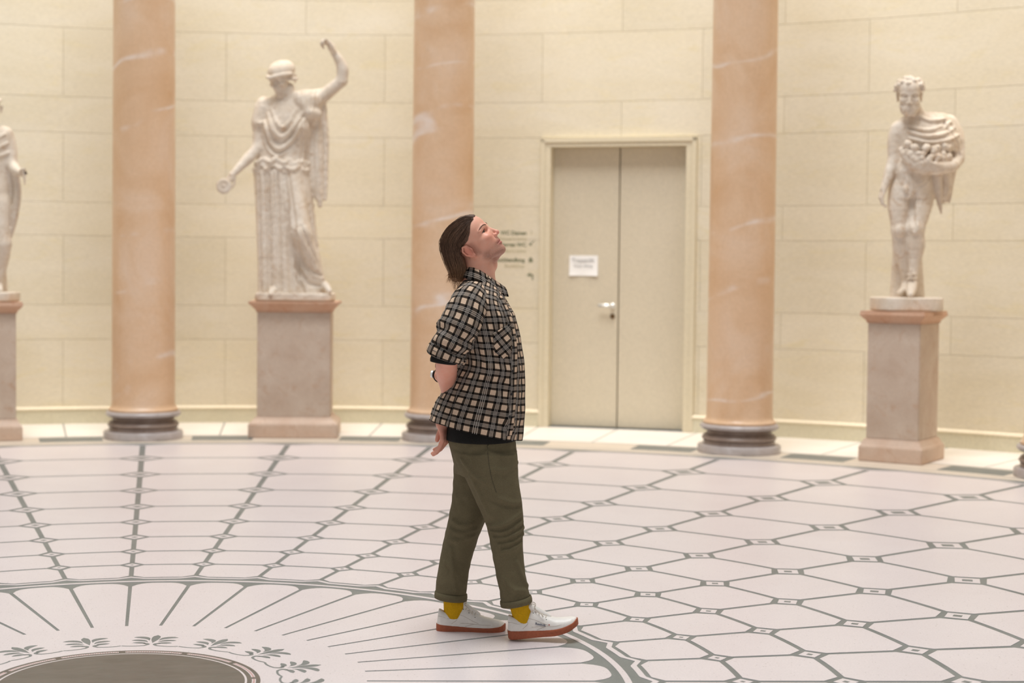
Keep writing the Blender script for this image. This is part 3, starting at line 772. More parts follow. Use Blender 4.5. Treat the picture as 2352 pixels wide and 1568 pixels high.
# ================================================================== statues
def wob(X, Y, Z, f, s=0.0):
    return np.sin(X*f+1.3*s+1.7*np.sin(Z*f*0.7+s))*np.sin(Y*f*0.9+2.1*s+1.3*np.sin(X*f*0.6))*np.sin(Z*f*1.1+0.7*s+1.1*np.sin(Y*f*0.8+s))
def robed_woman():
    base = rad(8.70, 9); V = View(base, Z1+1.222)
    V2 = lambda px, py: (V(px, py)[0], V(px, py)[2])
    root = empty('robed_woman_statue', (base.x, base.y, Z1+1.222), VIEW_RZ)
    tag(root, 'tall marble statue of a robed woman in a helmet with one arm raised', 'statue')
    S = Sdf.box((-0.78, -0.36, 0.05), (0.62, 0.36, 2.36), 0.006)
    def row(py, a, b, ry, cy=0.0):
        A, B = V(a, py), V(b, py); return [A[2], (A[0]+B[0])/2, cy, (B[0]-A[0])/2, ry]
    # skirt and torso
    S.loft(srows([row(684, 590, 758, .215), row(660, 592, 752, .21), row(620, 592, 742, .20), row(560, 590, 731, .19), row(480, 587, 722, .18), row(420, 584, 716, .175), row(390, 583, 712, .17)]), k=0.0)
    S.loft(srows([row(398, 585, 711, .165), row(380, 588, 707, .155), row(350, 593, 708, .15), row(310, 597, 722, .16), row(275, 594, 732, .155), row(245, 598, 738, .125), row(222, 622, 730, .085), row(212, 645, 712, .06)]), k=.03)
    # bent leg under the cloth
    S.tube([V(665, 400, -.09), V(692, 535, -.215)], [.095, .085], k=.05)
    S.tube([V(692, 535, -.215), V(735, 650, -.10)], [.082, .05], k=.05)
    # bust
    S.ell(V(628, 295, -.11), (.085, .07, .08), k=.05); S.ell(V(685, 292, -.11), (.085, .07, .08), k=.05)
    # neck, shoulders and chest
    S.tube([V(668, 245, -.03), V(661, 205, -.05)], [.075, .064], k=.03)
    # raised arm
    S.tube([V(712, 226, .0), V(745, 218, -.01), V(785, 186, -.02)], [.075, .062, .052], k=.03)
    S.tube(smooth_path([V(784, 186, -.02), V(787, 160, -.03), V(780, 140, -.04), V(768, 122, -.05)]), np.interp(np.linspace(0, 1, 13), [0, .35, 1], [.052, .056, .034]), k=.02); S.ell(V(761, 108, -.06), (.036, .036, .042), k=.015)
    F = Frame(V(768, 124, -.05), np.stack([v3(-.45, -.25, .86), v3(.55, -.83, .05), v3(.70, .5, .51)], 1), .00135)
    F.m, _ = np.linalg.qr(F.m); F.m *= np.sign(np.diag(F.m.T @ np.stack([v3(-.45, -.25, .86), v3(.55, -.83, .05), v3(.70, .5, .51)], 1)))
    hand(S, F, [(30, 70, 50), (40, 75, 50), (45, 80, 50), (50, 80, 50)])
    # lowered arm with the dish
    S.tube([V(601, 252, -.02), V(594, 300, -.03), V(592, 340, -.05)], [.062, .053, .047], k=.03)
    S.tube([V(592, 340, -.05), V(572, 362, -.09), V(534, 401, -.17)], [.050, .050, .030], k=.02)
    d_ = V(516, 426, -.19)-V(534, 401, -.17); d_ /= np.linalg.norm(d_)
    F = Frame(V(535, 400, -.168), axes(d_, (-.3, -1.0, .3)), .0011)
    hand(S, F, [(10, 15, 10)]*4)
    # sleeves
    S.tube([V(606, 240, -.01), V(596, 282, -.03)], [.070, .072], k=.04)
    S.tube(smooth_path([V(583, 276, -.04), V(596, 284, -.10), V(611, 278, -.09)]), .020, k=.012)
    S.ell(V(708, 232, -.05), (.12, .10, .10), k=.04); S.tube([V(690, 225, -.08), V(712, 258, -.12), V(728, 262, -.08)], [.06, .05, .045], k=.03)
    # cloak behind the raised arm
    for pts, r in (([(742, 235, .02), (747, 330, .03), (745, 455, .02)], [.03, .036, .026]), ([(724, 245, .0), (730, 360, -.01), (735, 472, -.02)], [.045, .05, .02]), ([(708, 285, .02), (716, 380, .0), (728, 455, -.01)], [.06, .045, .02])):
        S.tube(smooth_path([V(*p) for p in pts]), np.interp(np.linspace(0, 1, 9), [0, .5, 1], r), k=.02)
    # rolled overfold at the waist
    for off, r, yy in ((0, .022, 0), (.012, .016, 7), (.02, .02, -7)):
        pts = [V2(585, 384+yy)]+[V2(585+i*10.5, 378+yy+5*math.sin(i*2.3+yy)+(4 if i > 6 else 0)) for i in range(1, 12)]+[V2(709, 384+yy)]
        S.drape(pts, r, .012, off*0.6)
    # --- folds: grooves run down the skirt
    for a, b, r in ((598, 604, .026), (612, 619, .014), (622, 629, .030), (634, 641, .014), (643, 653, .030), (652, 664, .015), (659, 678, .036), (667, 700, .028)):
        S.drape([V2(a, 402), V2((a*.6+b*.4), 500), V2((a*.2+b*.8), 610), V2(b, 672)], [r*.5, r, r*1.15, r*1.25], .010, .0, 's')
    for a, b, r in ((605, 611, .013), (617, 624, .012), (629, 635, .014), (639, 647, .012), (648, 658, .013)):
        S.drape([V2(a, 402), V2((a*.5+b*.5), 520), V2(b, 676)], [r*.6, r, r], .012, .0)
    for pts, r in (([(676, 530), (684, 570), (704, 612), (741, 634)], .019), ([(676, 560), (688, 615), (712, 648), (737, 655)], .019), ([(700, 520), (722, 575), (744, 625)], .012), ([(684, 585), (690, 640), (700, 672)], .018), ([(712, 470), (722, 540), (740, 600)], .010)):
        S.drape([V2(*p) for p in pts], [r*.6, r*1.4, r*1.5, r*.8], .010, .0, 's')
    for pts, r in (([(680, 545), (694, 592), (722, 626), (744, 640)], .012), ([(690, 528), (712, 572), (738, 618)], .012)):
        S.drape([V2(*p) for p in pts], [r*.5, r, r], .012, .0)
    # --- bodice: hanging curved folds
    for pts, r in (([(626, 250), (640, 285), (654, 296), (668, 284), (684, 254)], .012), ([(618, 262), (632, 302), (652, 318), (676, 300), (698, 262)], .015), ([(610, 282), (624, 325), (646, 345), (676, 322), (704, 276)], .014), ([(606, 312), (622, 348), (642, 360), (664, 350)], .011)):
        S.drape([V2(*p) for p in pts], [r*.5, r, r*1.1, r, r*.5], .012, .004)
    for pts, r in (([(622, 256), (636, 294), (653, 307), (672, 292), (692, 258)], .009), ([(613, 272), (628, 314), (650, 332), (677, 310), (702, 270)], .011), ([(606, 296), (622, 338), (644, 354), (672, 338), (702, 300)], .009)):
        S.drape([V2(*p) for p in pts], [r*.6, r*1.3, r*1.4, r*1.3, r*.6], .009, r*.1, 's')
    for x in (700, 708, 716): S.drape([V2(x, 270), V2(x-2, 330), V2(x-6, 372)], .007, .01, .002, 's')
    for i in range(5):
        S.drape([V2(692+i*9, 212), V2(692+i*9.5, 232), V2(694+i*8, 256)], .006, .008, .001, 's')
        S.drape([V2(590+i*4, 240), V2(588+i*5, 276)], .005, .008, .001, 's')
    for x in (720, 727, 736, 743): S.drape([V2(x, 290), V2(x+2, 380), V2(x+4, 455)], .008, .01, .002, 's')
    # feet
    S.tube([V(748, 655, -.12), V(757, 668, -.20)], [.034, .024], k=.02); S.tube([V(626, 668, -.17), V(622, 676, -.25)], [.035, .024], k=.02)
    # head, looking down to the left
    Fh = Frame(V(657, 183, -.03), axes((-.58, -.78, -.36)), .00128)
    head(S, Fh, female=True)
    Fh.ell(S, (25, 0, 72), (112, 88, 72), k=6)
    Fh.tube(S, [(30, 94, 46), (90, 76, 56), (138, 34, 58), (164, 0, 56), (138, -34, 58), (90, -76, 56), (30, -94, 46)], [11, 13, 14, 14, 14, 13, 11], k=6)
    for q in (-1, 1):
        for i in range(5): Fh.ell(S, (100-26*i, q*(46+11*i), 28-7*i), (20, 16, 14), k=6)
    Fh.ell(S, (-60, 0, 10), (34, 34, 32), k=14)
    S.disp(lambda X, Y, Z: 0.0022*wob(X, Y, Z, 46.0), (-0.7, -.3, .1), (.6, .3, 2.0))
    S.mesh('figure', MT['statue'], root, 1)
    # dish
    c_ = V(514, 427, -.21)
    dish = Sdf.box(c_-.09, c_+.09, 0.004); dish.ell(c_, (.071, .016, .071), k=0.0); dish.ell(c_+v3(0, -.026, 0), (.058, .020, .058), k=.004, op='s'); dish.ell(c_+v3(0, -.008, 0), (.014, .008, .014), k=.004)
    dish.mesh('offering_dish', MT['statue'], root, 1)
    pl_ = Sdf.box((-.38, -.29, -.012), (.40, .29, .1), 0.007)
    A, B = V(590, 690), V(768, 672); cx_, hx_ = (A[0]+B[0])/2, (B[0]-A[0])/2
    pl_.loft([(0.003, cx_, 0, hx_, .255), (.074, cx_, 0, hx_, .255)], k=0.0, p=6)
    pl_.disp(lambda X, Y, Z: 0.004*wob(X, Y, Z, 40.0, 2.0)*(Z > .012), (-.4, -.3, .01), (.4, .3, .1))
    pl_.mesh('statue_plinth', MT['statue'], root, 2)
def bearded_man():
    base = rad(8.70, 45); V = View(base, Z1+1.222)
    V2 = lambda px, py: (V(px, py)[0], V(px, py)[2])
    root = empty('bearded_man_statue', (base.x, base.y, Z1+1.222), VIEW_RZ)
    tag(root, 'marble statue of a bearded nude man carrying fruit in an animal skin', 'statue')
    S = Sdf.box((-0.46, -0.36, 0.07), (0.42, 0.34, 2.02), 0.005)
    def row(py, a, b, ry, cy=0.0):
        A, B = V(a, py), V(b, py); return [A[2], (A[0]+B[0])/2, cy, (B[0]-A[0])/2, ry]
    # trunk
    S.loft(srows([row(455, 2046, 2142, .13), row(430, 2046, 2144, .135), row(400, 2054, 2144, .13), row(370, 2060, 2146, .12), row(340, 2060, 2158, .13), row(305, 2056, 2176, .14), row(280, 2062, 2180, .12), row(262, 2080, 2160, .08)]), k=.0)
    # chest and belly relief
    S.ell(V(2078, 392, -.09), (.05, .05, .07), k=.05); S.ell(V(2102, 420, -.08), (.10, .06, .08), k=.05)
    # legs
    S.tube(smooth_path([V(2068, 440, .0), V(2064, 480, -.02), V(2066, 530, -.04)]), [.098, .096, .094, .09, .086, .078, .071, .065, .061], k=.03)
    S.tube(smooth_path([V(2066, 530, -.04), V(2070, 570, -.01), V(2077, 610, .01), V(2083, 650, .03)]), [.068, .064, .066, .068, .070, .066, .058, .050, .046, .042, .040, .038, .040], k=.02)
    S.tube([V(2083, 655, .03), V(2076, 668, -.03), V(2066, 673, -.09)], [.042, .036, .026], k=.015)
    S.tube(smooth_path([V(2118, 440, .0), V(2114, 480, -.05), V(2104, 525, -.09)]), [.100, .099, .097, .093, .088, .081, .074, .068, .063], k=.03)
    S.tube(smooth_path([V(2104, 525, -.09), V(2104, 565, -.07), V(2101, 605, -.06), V(2095, 650, -.07)]), [.070, .066, .068, .072, .072, .066, .058, .050, .046, .043, .040, .039, .042], k=.02)
    S.tube([V(2095, 655, -.07), V(2092, 668, -.14), V(2091, 677, -.20)], [.044, .040, .026], k=.015)
    for px, py, y in ((2066, 530, -.10), (2103, 524, -.15)): S.ell(V(px, py, y), (.036, .026, .045), k=.02)
    for py in (630, 640): S.tube([V(2084, py, -.09), V(2095, py-1, -.12), V(2106, py, -.09)], .008, k=.008)
    S.ell(V(2080, 434, -.13), (.018, .022, .026), k=.012)
    S.drape([V2(2062, 398), V2(2070, 418), V2(2080, 432)], .006, .01, .0, 's'); S.drape([V2(2128, 408), V2(2112, 424), V2(2092, 434)], .005, .01, .0, 's')
    S.drape([V2(2091, 446), V2(2088, 480), V2(2086, 530)], .022, .012, .004, 's')
    # tree stump behind the legs
    S.loft(srows([row(684, 2056, 2136, .10, .16), row(620, 2060, 2132, .10, .16), row(560, 2064, 2128, .09, .16), row(528, 2066, 2124, .08, .16)]), k=.02)
    # lowered arm
    S.tube(smooth_path([V(2062, 297, .0), V(2054, 325, .0), V(2052, 370, -.01)]), [.062, .062, .060, .058, .056, .054, .050, .047, .045], k=.03)
    S.tube(smooth_path([V(2052, 370, -.01), V(2042, 400, -.03), V(2029, 436, -.06)]), [.045, .047, .048, .047, .044, .040, .034, .030, .028], k=.02)
    d_ = V(2019, 466, -.08)-V(2029, 436, -.06)
    hand(S, Frame(V(2030, 434, -.06), axes(d_, (-.9, -.4, .0)), .00098), [(25, 45, 30), (30, 45, 30), (35, 50, 30), (40, 50, 30)], thumb=[(14, -18, -6), (38, -30, -18), (62, -32, -26), (84, -28, -32)])
    # arm under the skin, hand below the fruit
    S.tube(smooth_path([V(2178, 285, .02), V(2195, 325, .0), V(2198, 362, -.04)]), [.078, .080, .082, .082, .080, .076, .072, .066, .060], k=.03)
    S.tube(smooth_path([V(2198, 362, -.04), V(2184, 382, -.12), V(2156, 380, -.20)]), [.060, .060, .058, .054, .050, .044, .038, .034, .032], k=.02)
    hand(S, Frame(V(2158, 380, -.205), axes((-1, -.25, .12), (0, -.4, -1)), .00098), [(15, 35, 30), (12, 30, 25), (10, 28, 22), (15, 30, 20)])
    # the skin across the chest, full of fruit
    S.loft(srows([row(348, 2076, 2200, .16, -.03), row(320, 2072, 2204, .165, -.03), row(295, 2070, 2196, .15, -.01), row(272, 2078, 2186, .125, .0), row(260, 2096, 2168, .09, .0)]), k=.03)
    S.tube(smooth_path([V(2072, 345, -.13), V(2104, 378, -.17), V(2150, 388, -.18), V(2190, 378, -.14)]), [.03, .04, .045, .05, .055, .055, .055, .052, .05, .05, .048, .045, .04], k=.04)
    rs = np.random.RandomState(3)
    for i in range(64):
        u = rs.rand(); px = 2078+u*104; py = 326+rs.rand()*44+8*math.sin(u*PI)
        S.ell(V(px, py, -.165-.065*math.sin(u*PI)+.01*rs.rand()), np.array([.028, .028, .026])*(0.65+.6*rs.rand()), k=.006)
    for i in range(26): S.ell(V(2086+rs.rand()*34, 366+rs.rand()*22, -.185+.02*rs.rand()), (.011, .011, .011), k=.003)
    for pts, r in (([(2080, 290), (2110, 302), (2150, 296), (2176, 282)], .013), ([(2078, 304), (2112, 316), (2152, 312), (2184, 296)], .013), ([(2080, 320), (2116, 330), (2160, 326), (2192, 312)], .012), ([(2098, 268), (2124, 280), (2160, 276)], .012)):
        S.drape([V2(*p) for p in pts], r, .012, .004)
    for pts, r in (([(2080, 297), (2112, 309), (2150, 304), (2164, 300)], .009), ([(2080, 312), (2116, 323), (2156, 319)], .009), ([(2140, 300), (2156, 294), (2158, 282)], .014), ([(2164, 300), (2186, 330), (2196, 360)], .008), ([(2172, 286), (2196, 316), (2204, 346)], .007), ([(2100, 274), (2126, 288), (2150, 286)], .007)):
        S.drape([V2(*p) for p in pts], r, .010, r*.1, 's')
    # hanging ends
    for pts, r in (([(2152, 385, -.08), (2154, 430, -.06), (2158, 462, -.05), (2162, 490, -.04)], [.04, .04, .024, .008]), ([(2170, 380, -.04), (2172, 430, -.03), (2168, 462, -.02)], [.045, .045, .02]), ([(2186, 385, .0), (2182, 410, .0), (2179, 462, .0)], [.045, .04, .016])):
        q = smooth_path([V(*p) for p in pts]); S.tube(q, np.interp(np.linspace(0, 1, len(q)), np.linspace(0, 1, len(r)), r), k=.015)
    for x in (2160, 2168, 2178): S.drape([V2(x-3, 395), V2(x, 430), V2(x, 460)], .007, .01, .002, 's')
    # neck and head
    S.tube([V(2112, 278, -.02), V(2095, 248, -.06)], [.075, .062], k=.025)
    Fh = Frame(V(2089, 224, -.06), axes((-.24, -.92, -.20)), .00122)
    head(S, Fh)
    for i in range(60):       # curly hair
        a = rs.rand()*2*PI; b = rs.rand()**.7*1.6
        x, y, z = math.sin(b)*math.cos(a), math.sin(b)*math.sin(a), math.cos(b)
        if x > .55 and z < .62: continue
        Fh.ell(S, (28+104*x, 88*y, 56+80*z), (18, 18, 16), k=3)
    for i in range(60):       # beard
        u = -1+2*rs.rand(); t = rs.rand()
        Fh.ell(S, (60+58*math.cos(u*1.5)+4*rs.rand(), 58*math.sin(u*1.5)*(1-.35*t), -50-62*t*(1-.4*abs(u))), (15, 14, 15), k=4)
    for q in (-1, 1): Fh.tube(S, [(131, q*4, -42), (124, q*22, -50), (110, q*34, -66)], [6, 7, 5], k=4)
    S.disp(lambda X, Y, Z: 0.0016*wob(X, Y, Z, 52.0), (-.4, -.35, .1), (.4, .3, 1.7))
    S.mesh('figure', MT['statue'], root, 1)
    pl_ = Sdf.box((-.40, -.34, -.012), (.46, .34, .14), 0.007)
    A, B = V(2003, 716), V(2160, 684); cx_, hx_ = (A[0]+B[0])/2, (B[0]-A[0])/2
    pl_.loft([(0.003, cx_, 0, hx_, .24), (A[2]*0+.112, cx_, 0, hx_, .24)], k=0.0, p=3.2)
    pl_.mesh('statue_plinth', MT['statue'], root, 2)
def edge_statue():
    base = rad(8.70, -9); V = View(base, Z1+1.205)
    V2 = lambda px, py: (V(px, py)[0], V(px, py)[2])
    root = empty('edge_statue', (base.x, base.y, Z1+1.205), VIEW_RZ)
    tag(root, 'marble statue at the left edge, cut off, holding out a small object', 'statue')
    S = Sdf.box((-0.42, -0.32, 0.06), (0.42, 0.30, 2.05), 0.006)
    def row(py, a, b, ry, cy=0.0):
        A, B = V(a, py), V(b, py); return [A[2], (A[0]+B[0])/2, cy, (B[0]-A[0])/2, ry]
    S.loft(srows([row(480, -66, 22, .12), row(440, -68, 24, .125), row(400, -60, 20, .115), row(370, -64, 22, .12), row(330, -72, 26, .13), row(305, -72, 24, .11), row(290, -54, 8, .07)]), k=.0)
    for s_, kx in ((1, 0), (-1, 0)):
        if s_ > 0:
            S.tube(smooth_path([V(2, 470, -.02), V(0, 520, -.05), V(8, 560, -.07)]), [.10, .10, .098, .095, .09, .082, .076, .072, .068], k=.03)
            S.tube(smooth_path([V(8, 560, -.07), V(4, 600, -.03), V(-4, 655, .0)]), [.068, .066, .066, .064, .058, .052, .046, .042, .040], k=.02)
            S.tube([V(-4, 655, .0), V(0, 667, -.10)], [.04, .026], k=.015)
        else:
            S.tube(smooth_path([V(-44, 470, .0), V(-44, 560, -.02), V(-44, 655, .02)]), [.105, .10, .095, .082, .07, .066, .06, .048, .042], k=.03)
            S.tube([V(-44, 655, .02), V(-44, 667, -.08)], [.04, .026], k=.015)
    S.tube(smooth_path([V(14, 308, .0), V(24, 345, .0), V(28, 380, -.03)]), [.064, .064, .062, .06, .058, .055, .05, .048, .046], k=.03)
    S.tube([V(28, 380, -.03), V(38, 392, -.12), V(50, 398, -.20)], [.046, .042, .030], k=.02)
    hand(S, Frame(V(50, 397, -.20), axes((.75, -.6, .02), (-.2, 0, -1)), .0010), [(40, 60, 40)]*4)
    S.tube([V(58, 392, -.27), V(60, 420, -.27)], [.024, .020], k=.01)
    S.tube(smooth_path([V(-66, 308, .0), V(-78, 350, .02), V(-80, 400, .0), V(-76, 440, -.05)]), [.062, .062, .06, .058, .055, .05, .048, .046, .044, .042, .038, .034, .032], k=.03)
    # cloak falling from the forearm
    for pts, r in (([(34, 390, -.06), (40, 440, -.05), (32, 500, -.04), (24, 545, -.02)], [.03, .035, .035, .015]), ([(24, 385, .0), (28, 450, .02), (20, 540, .0)], [.05, .045, .02])):
        q = smooth_path([V(*p) for p in pts]); S.tube(q, np.interp(np.linspace(0, 1, len(q)), np.linspace(0, 1, len(r)), r), k=.012)
    S.drape([V2(34, 410), V2(34, 450), V2(28, 520)], .012, .008, .0, 's')
    for pts in ([(-60, 310), (-20, 330), (16, 310)], [(-60, 325), (-20, 350), (22, 330)], [(-60, 345), (-20, 366), (24, 352)]):
        S.drape([V2(*p) for p in pts], .012, .012, .004)
    S.loft(srows([row(672, -72, 10, .09, .11), row(600, -62, 4, .09, .11), row(530, -56, 0, .08, .10)]), k=.02)
    S.tube([V(-22, 300, -.02), V(-20, 270, -.04)], [.07, .06], k=.025)
    Fh = Frame(V(-20, 252, -.04), axes((-.1, -.97, -.12)), .00112)
    head(S, Fh)
    rs = np.random.RandomState(5)
    for i in range(50):
        a = rs.rand()*2*PI; b = rs.rand()**.7*1.6
        x, y, z = math.sin(b)*math.cos(a), math.sin(b)*math.sin(a), math.cos(b)
        if x > .55 and z < .62: continue
        Fh.ell(S, (28+104*x, 84*y, 58+84*z), (17, 17, 15), k=4)
    S.mesh('figure', MT['statue'], root, 1)
    pl_ = Sdf.box((-.40, -.30, -.012), (.40, .30, .12), 0.007)
    A, B = V(-80, 690), V(37, 667); cx_, hx_ = (A[0]+B[0])/2, (B[0]-A[0])/2
    pl_.loft([(0.003, cx_, 0, hx_, .22), (.085, cx_, 0, hx_, .22)], k=0.0, p=6)
    pl_.mesh('statue_plinth', MT['statue'], root, 2)
robed_woman()
bearded_man()
edge_statue()
# ================================================================== the visitor
def plaid(name):
    m, nt, b = newmat(name)
    tc = nt.nodes.new('ShaderNodeUVMap'); sp = nt.nodes.new('ShaderNodeSeparateXYZ'); nt.links.new(tc.outputs[0], sp.inputs[0])
    Tn, Ln = [], []
    W = lambda x: (x, x, x, 1)
    for ax in (0, 1):
        t = math_(nt, 'FRACT', math_(nt, 'MULTIPLY', sp.outputs[ax], 1/0.0535))
        Tn.append(ramp(nt, t, [(0, W(1)), (.195, W(.075)), (.355, W(.26)), (.645, W(.075)), (.805, W(1))], 'CONSTANT').outputs[0])
        Ln.append(ramp(nt, t, [(0, W(0)), (.390, W(1)), (.417, W(0)), (.487, W(1)), (.514, W(0)), (.584, W(1)), (.611, W(0))], 'CONSTANT').outputs[0])
    base = srgb(214, 186, 160)
    col = mixc(nt, base, Tn[0], 1.0, 'MULTIPLY'); col = mixc(nt, col, Tn[1], 1.0, 'MULTIPLY')
    k = math_(nt, 'MULTIPLY', math_(nt, 'MAXIMUM', Ln[0], Ln[1]), 0.55)
    col = mixc(nt, col, srgb(226, 216, 206), k)
    col = mixc(nt, col, srgb(10, 10, 16), 0.03)
    v = coords(nt); n = noise(nt, v, 420, 2)
    col = mixc(nt, col, ramp(nt, n, [(.3, W(.82)), (.7, W(1.12))]).outputs[0], .8, 'MULTIPLY')
    nt.links.new(col, b.inputs['Base Color']); b.inputs['Roughness'].default_value = .9; b.inputs['Specular IOR Level'].default_value = .15
    n2 = noise(nt, v, 28, 4); bump(nt, b, n2, .35, .01)
    return m
def cloth(name, col, amt=.12, fine=300, wr=18, bs=.35, sheen=0.0):
    m, nt, b = newmat(name); v = coords(nt); n = noise(nt, v, fine, 2); n2 = noise(nt, v, wr, 4, .6, .5)
    W = lambda x: (x, x, x, 1)
    c = mixc(nt, col, ramp(nt, n, [(.3, W(1-amt)), (.7, W(1+amt))]).outputs[0], 1, 'MULTIPLY')
    c = mixc(nt, c, ramp(nt, n2, [(.3, W(.93)), (.7, W(1.07))]).outputs[0], 1, 'MULTIPLY')
    nt.links.new(c, b.inputs['Base Color']); b.inputs['Roughness'].default_value = .88; b.inputs['Specular IOR Level'].default_value = .2
    bump(nt, b, n2, bs, .012); return m
def skinmat():
    m, nt, b = newmat('skin'); a = nt.nodes.new('ShaderNodeVertexColor'); a.layer_name = 'Col'
    v = coords(nt); n = noise(nt, v, 45, 4, .6); n2 = noise(nt, v, 900, 2)
    W = lambda x: (x, x, x, 1)
    c = mixc(nt, a.outputs[0], ramp(nt, n, [(.3, (1.0, .90, .87, 1)), (.7, (1.02, 1.03, 1.03, 1))]).outputs[0], 1, 'MULTIPLY')
    st = nt.nodes.new('ShaderNodeAttribute'); st.attribute_name = 'stubble'
    k = math_(nt, 'MULTIPLY', st.outputs['Fac'], ramp(nt, n2, [(.38, W(.35)), (.6, W(1))]).outputs[0])
    c = mixc(nt, c, srgb(92, 62, 50), k)
    nt.links.new(c, b.inputs['Base Color']); b.inputs['Roughness'].default_value = .46; b.inputs['Specular IOR Level'].default_value = .4
    b.inputs['Subsurface Weight'].default_value = .12; b.inputs['Subsurface Radius'].default_value = (.01, .004, .002); b.inputs['Subsurface Scale'].default_value = .5
    bump(nt, b, n2, .06, .001); return m
def hairmat():
    m, nt, b = newmat('hair'); a = nt.nodes.new('ShaderNodeVertexColor'); a.layer_name = 'Col'
    v = coords(nt, 'Object', (30, 30, 3.2), (0, R(-22), 0)); n = noise(nt, v, 14, 4); bump(nt, b, n, .6, .004)
    W = lambda x: (x, x, x, 1)
    c = mixc(nt, a.outputs[0], ramp(nt, n, [(.3, W(.6)), (.7, W(1.3))]).outputs[0], 1, 'MULTIPLY')
    nt.links.new(c, b.inputs['Base Color']); b.inputs['Roughness'].default_value = .48; b.inputs['Specular IOR Level'].default_value = .4; return m
MT['plaid'] = plaid('plaid_flannel'); MT['olive'] = cloth('olive_twill', srgb(102, 93, 70)); MT['black'] = cloth('black_jersey', srgb(28, 27, 25), .2)
MT['mustard'] = cloth('mustard_knit', srgb(206, 158, 20), .2, 500, 60, .3); MT['skin'] = skinmat(); MT['hair'] = hairmat()
MT['leather'] = plain('white_leather', srgb(236, 230, 222), .45, 0, 60, .12, .04); MT['gum'] = plain('gum_rubber', srgb(160, 84, 52), .6, 0, 120, .1, .12)
MT['lace'] = plain('lace_cord', srgb(214, 204, 190), .9, 0, 200, .2); MT['eye_white'] = plain('eye_white', srgb(196, 182, 172), .25, 0, 10, 0, .02)
MT['iris'] = plain('iris', srgb(62, 46, 36), .2, 0, 10, 0, .02); MT['brow'] = plain('brow_hair', srgb(104, 74, 58), .8, 0, 200, 0)
MT['watch_black'] = plain('watch_black', srgb(22, 22, 24), .35, .2, 60, 0); MT['button'] = plain('button_black', srgb(18, 17, 18), .4, 0, 60, 0)
MT['stitch'] = plain('stitch', srgb(190, 178, 166), .8, 0, 60, 0); MT['lining'] = plain('shoe_lining', srgb(196, 184, 172), .9, 0, 60, 0)
MT['print_blue'] = plain('print_blue', srgb(96, 100, 116), .7, 0, 60, 0); MT['print_red'] = plain('print_red', srgb(186, 70, 64), .7, 0, 60, 0)
MT['olive_seam'] = plain('olive_seam', srgb(74, 68, 50), .9, 0, 200, 0)
pbase = RT0*1.36+NH*0.80
person = empty('person', (pbase[0], pbase[1], Z1), VIEW_RZ)
tag(person, 'man in black and beige plaid shirt and olive trousers strolling, looking up, hands behind back', 'person')
PV = View(pbase, Z1)
def rows_(tab, y, axis_n=5):
    out = []
    for py, a, b, ry in tab:
        A, B = PV(a, py, y), PV(b, py, y); out.append([A[2], (A[0]+B[0])/2, y, (B[0]-A[0])/2, ry])
    return srows(out, axis_n)
def tube_mesh(name, pts, r, mat, parent, n=8, sm=4, flat=1.0):
    P = smooth_path(pts, sm) if sm else [np.asarray(p, float) for p in pts]; m = len(P)
    rr = np.interp(np.linspace(0, 1, m), np.linspace(0, 1, len(r)), r) if not np.isscalar(r) else [r]*m
    v = []; f = []
    u = None
    for i in range(m):
        t = P[min(i+1, m-1)]-P[max(i-1, 0)]; t /= (np.linalg.norm(t) or 1)
        if u is None: u = np.cross(t, v3(0, 0, 1) if abs(t[2]) < .9 else v3(1, 0, 0))
        u = u-t*(u @ t); u /= np.linalg.norm(u); w_ = np.cross(t, u)
        for k in range(n):
            a = 2*PI*k/n; v.append(P[i]+rr[i]*(u*math.cos(a)+w_*math.sin(a)*flat))
    for i in range(m-1):
        for k in range(n): f.append((i*n+k, i*n+(k+1) % n, (i+1)*n+(k+1) % n, (i+1)*n+k))
    f.append(tuple(range(n-1, -1, -1))); f.append(tuple((m-1)*n+k for k in range(n)))
    return mesh(name, v, f, mat, parent, True)
def grid_mesh(name, G, UV, mat, parent, thick=.0016, closed=False, off=-1):
    """G[i][j] points, UV[i][j]"""
    G = np.asarray(G, float); ni, nj = G.shape[:2]; v = G.reshape(-1, 3); f = []
    for i in range(ni-1):
        for j in range(nj-1): f.append((i*nj+j, i*nj+j+1, (i+1)*nj+j+1, (i+1)*nj+j))
    o = mesh(name, v, f, mat, parent, True); me = o.data
    if UV is not None:
        uv = np.asarray(UV, np.float32).reshape(-1, 2); l = me.uv_layers.new(name='UVMap')
        vi = np.zeros(len(me.loops), np.int32); me.loops.foreach_get('vertex_index', vi)
        l.data.foreach_set('uv', uv[vi].ravel())
    if thick:
        s_ = o.modifiers.new('thickness', 'SOLIDIFY'); s_.thickness = thick; s_.offset = off
    return o
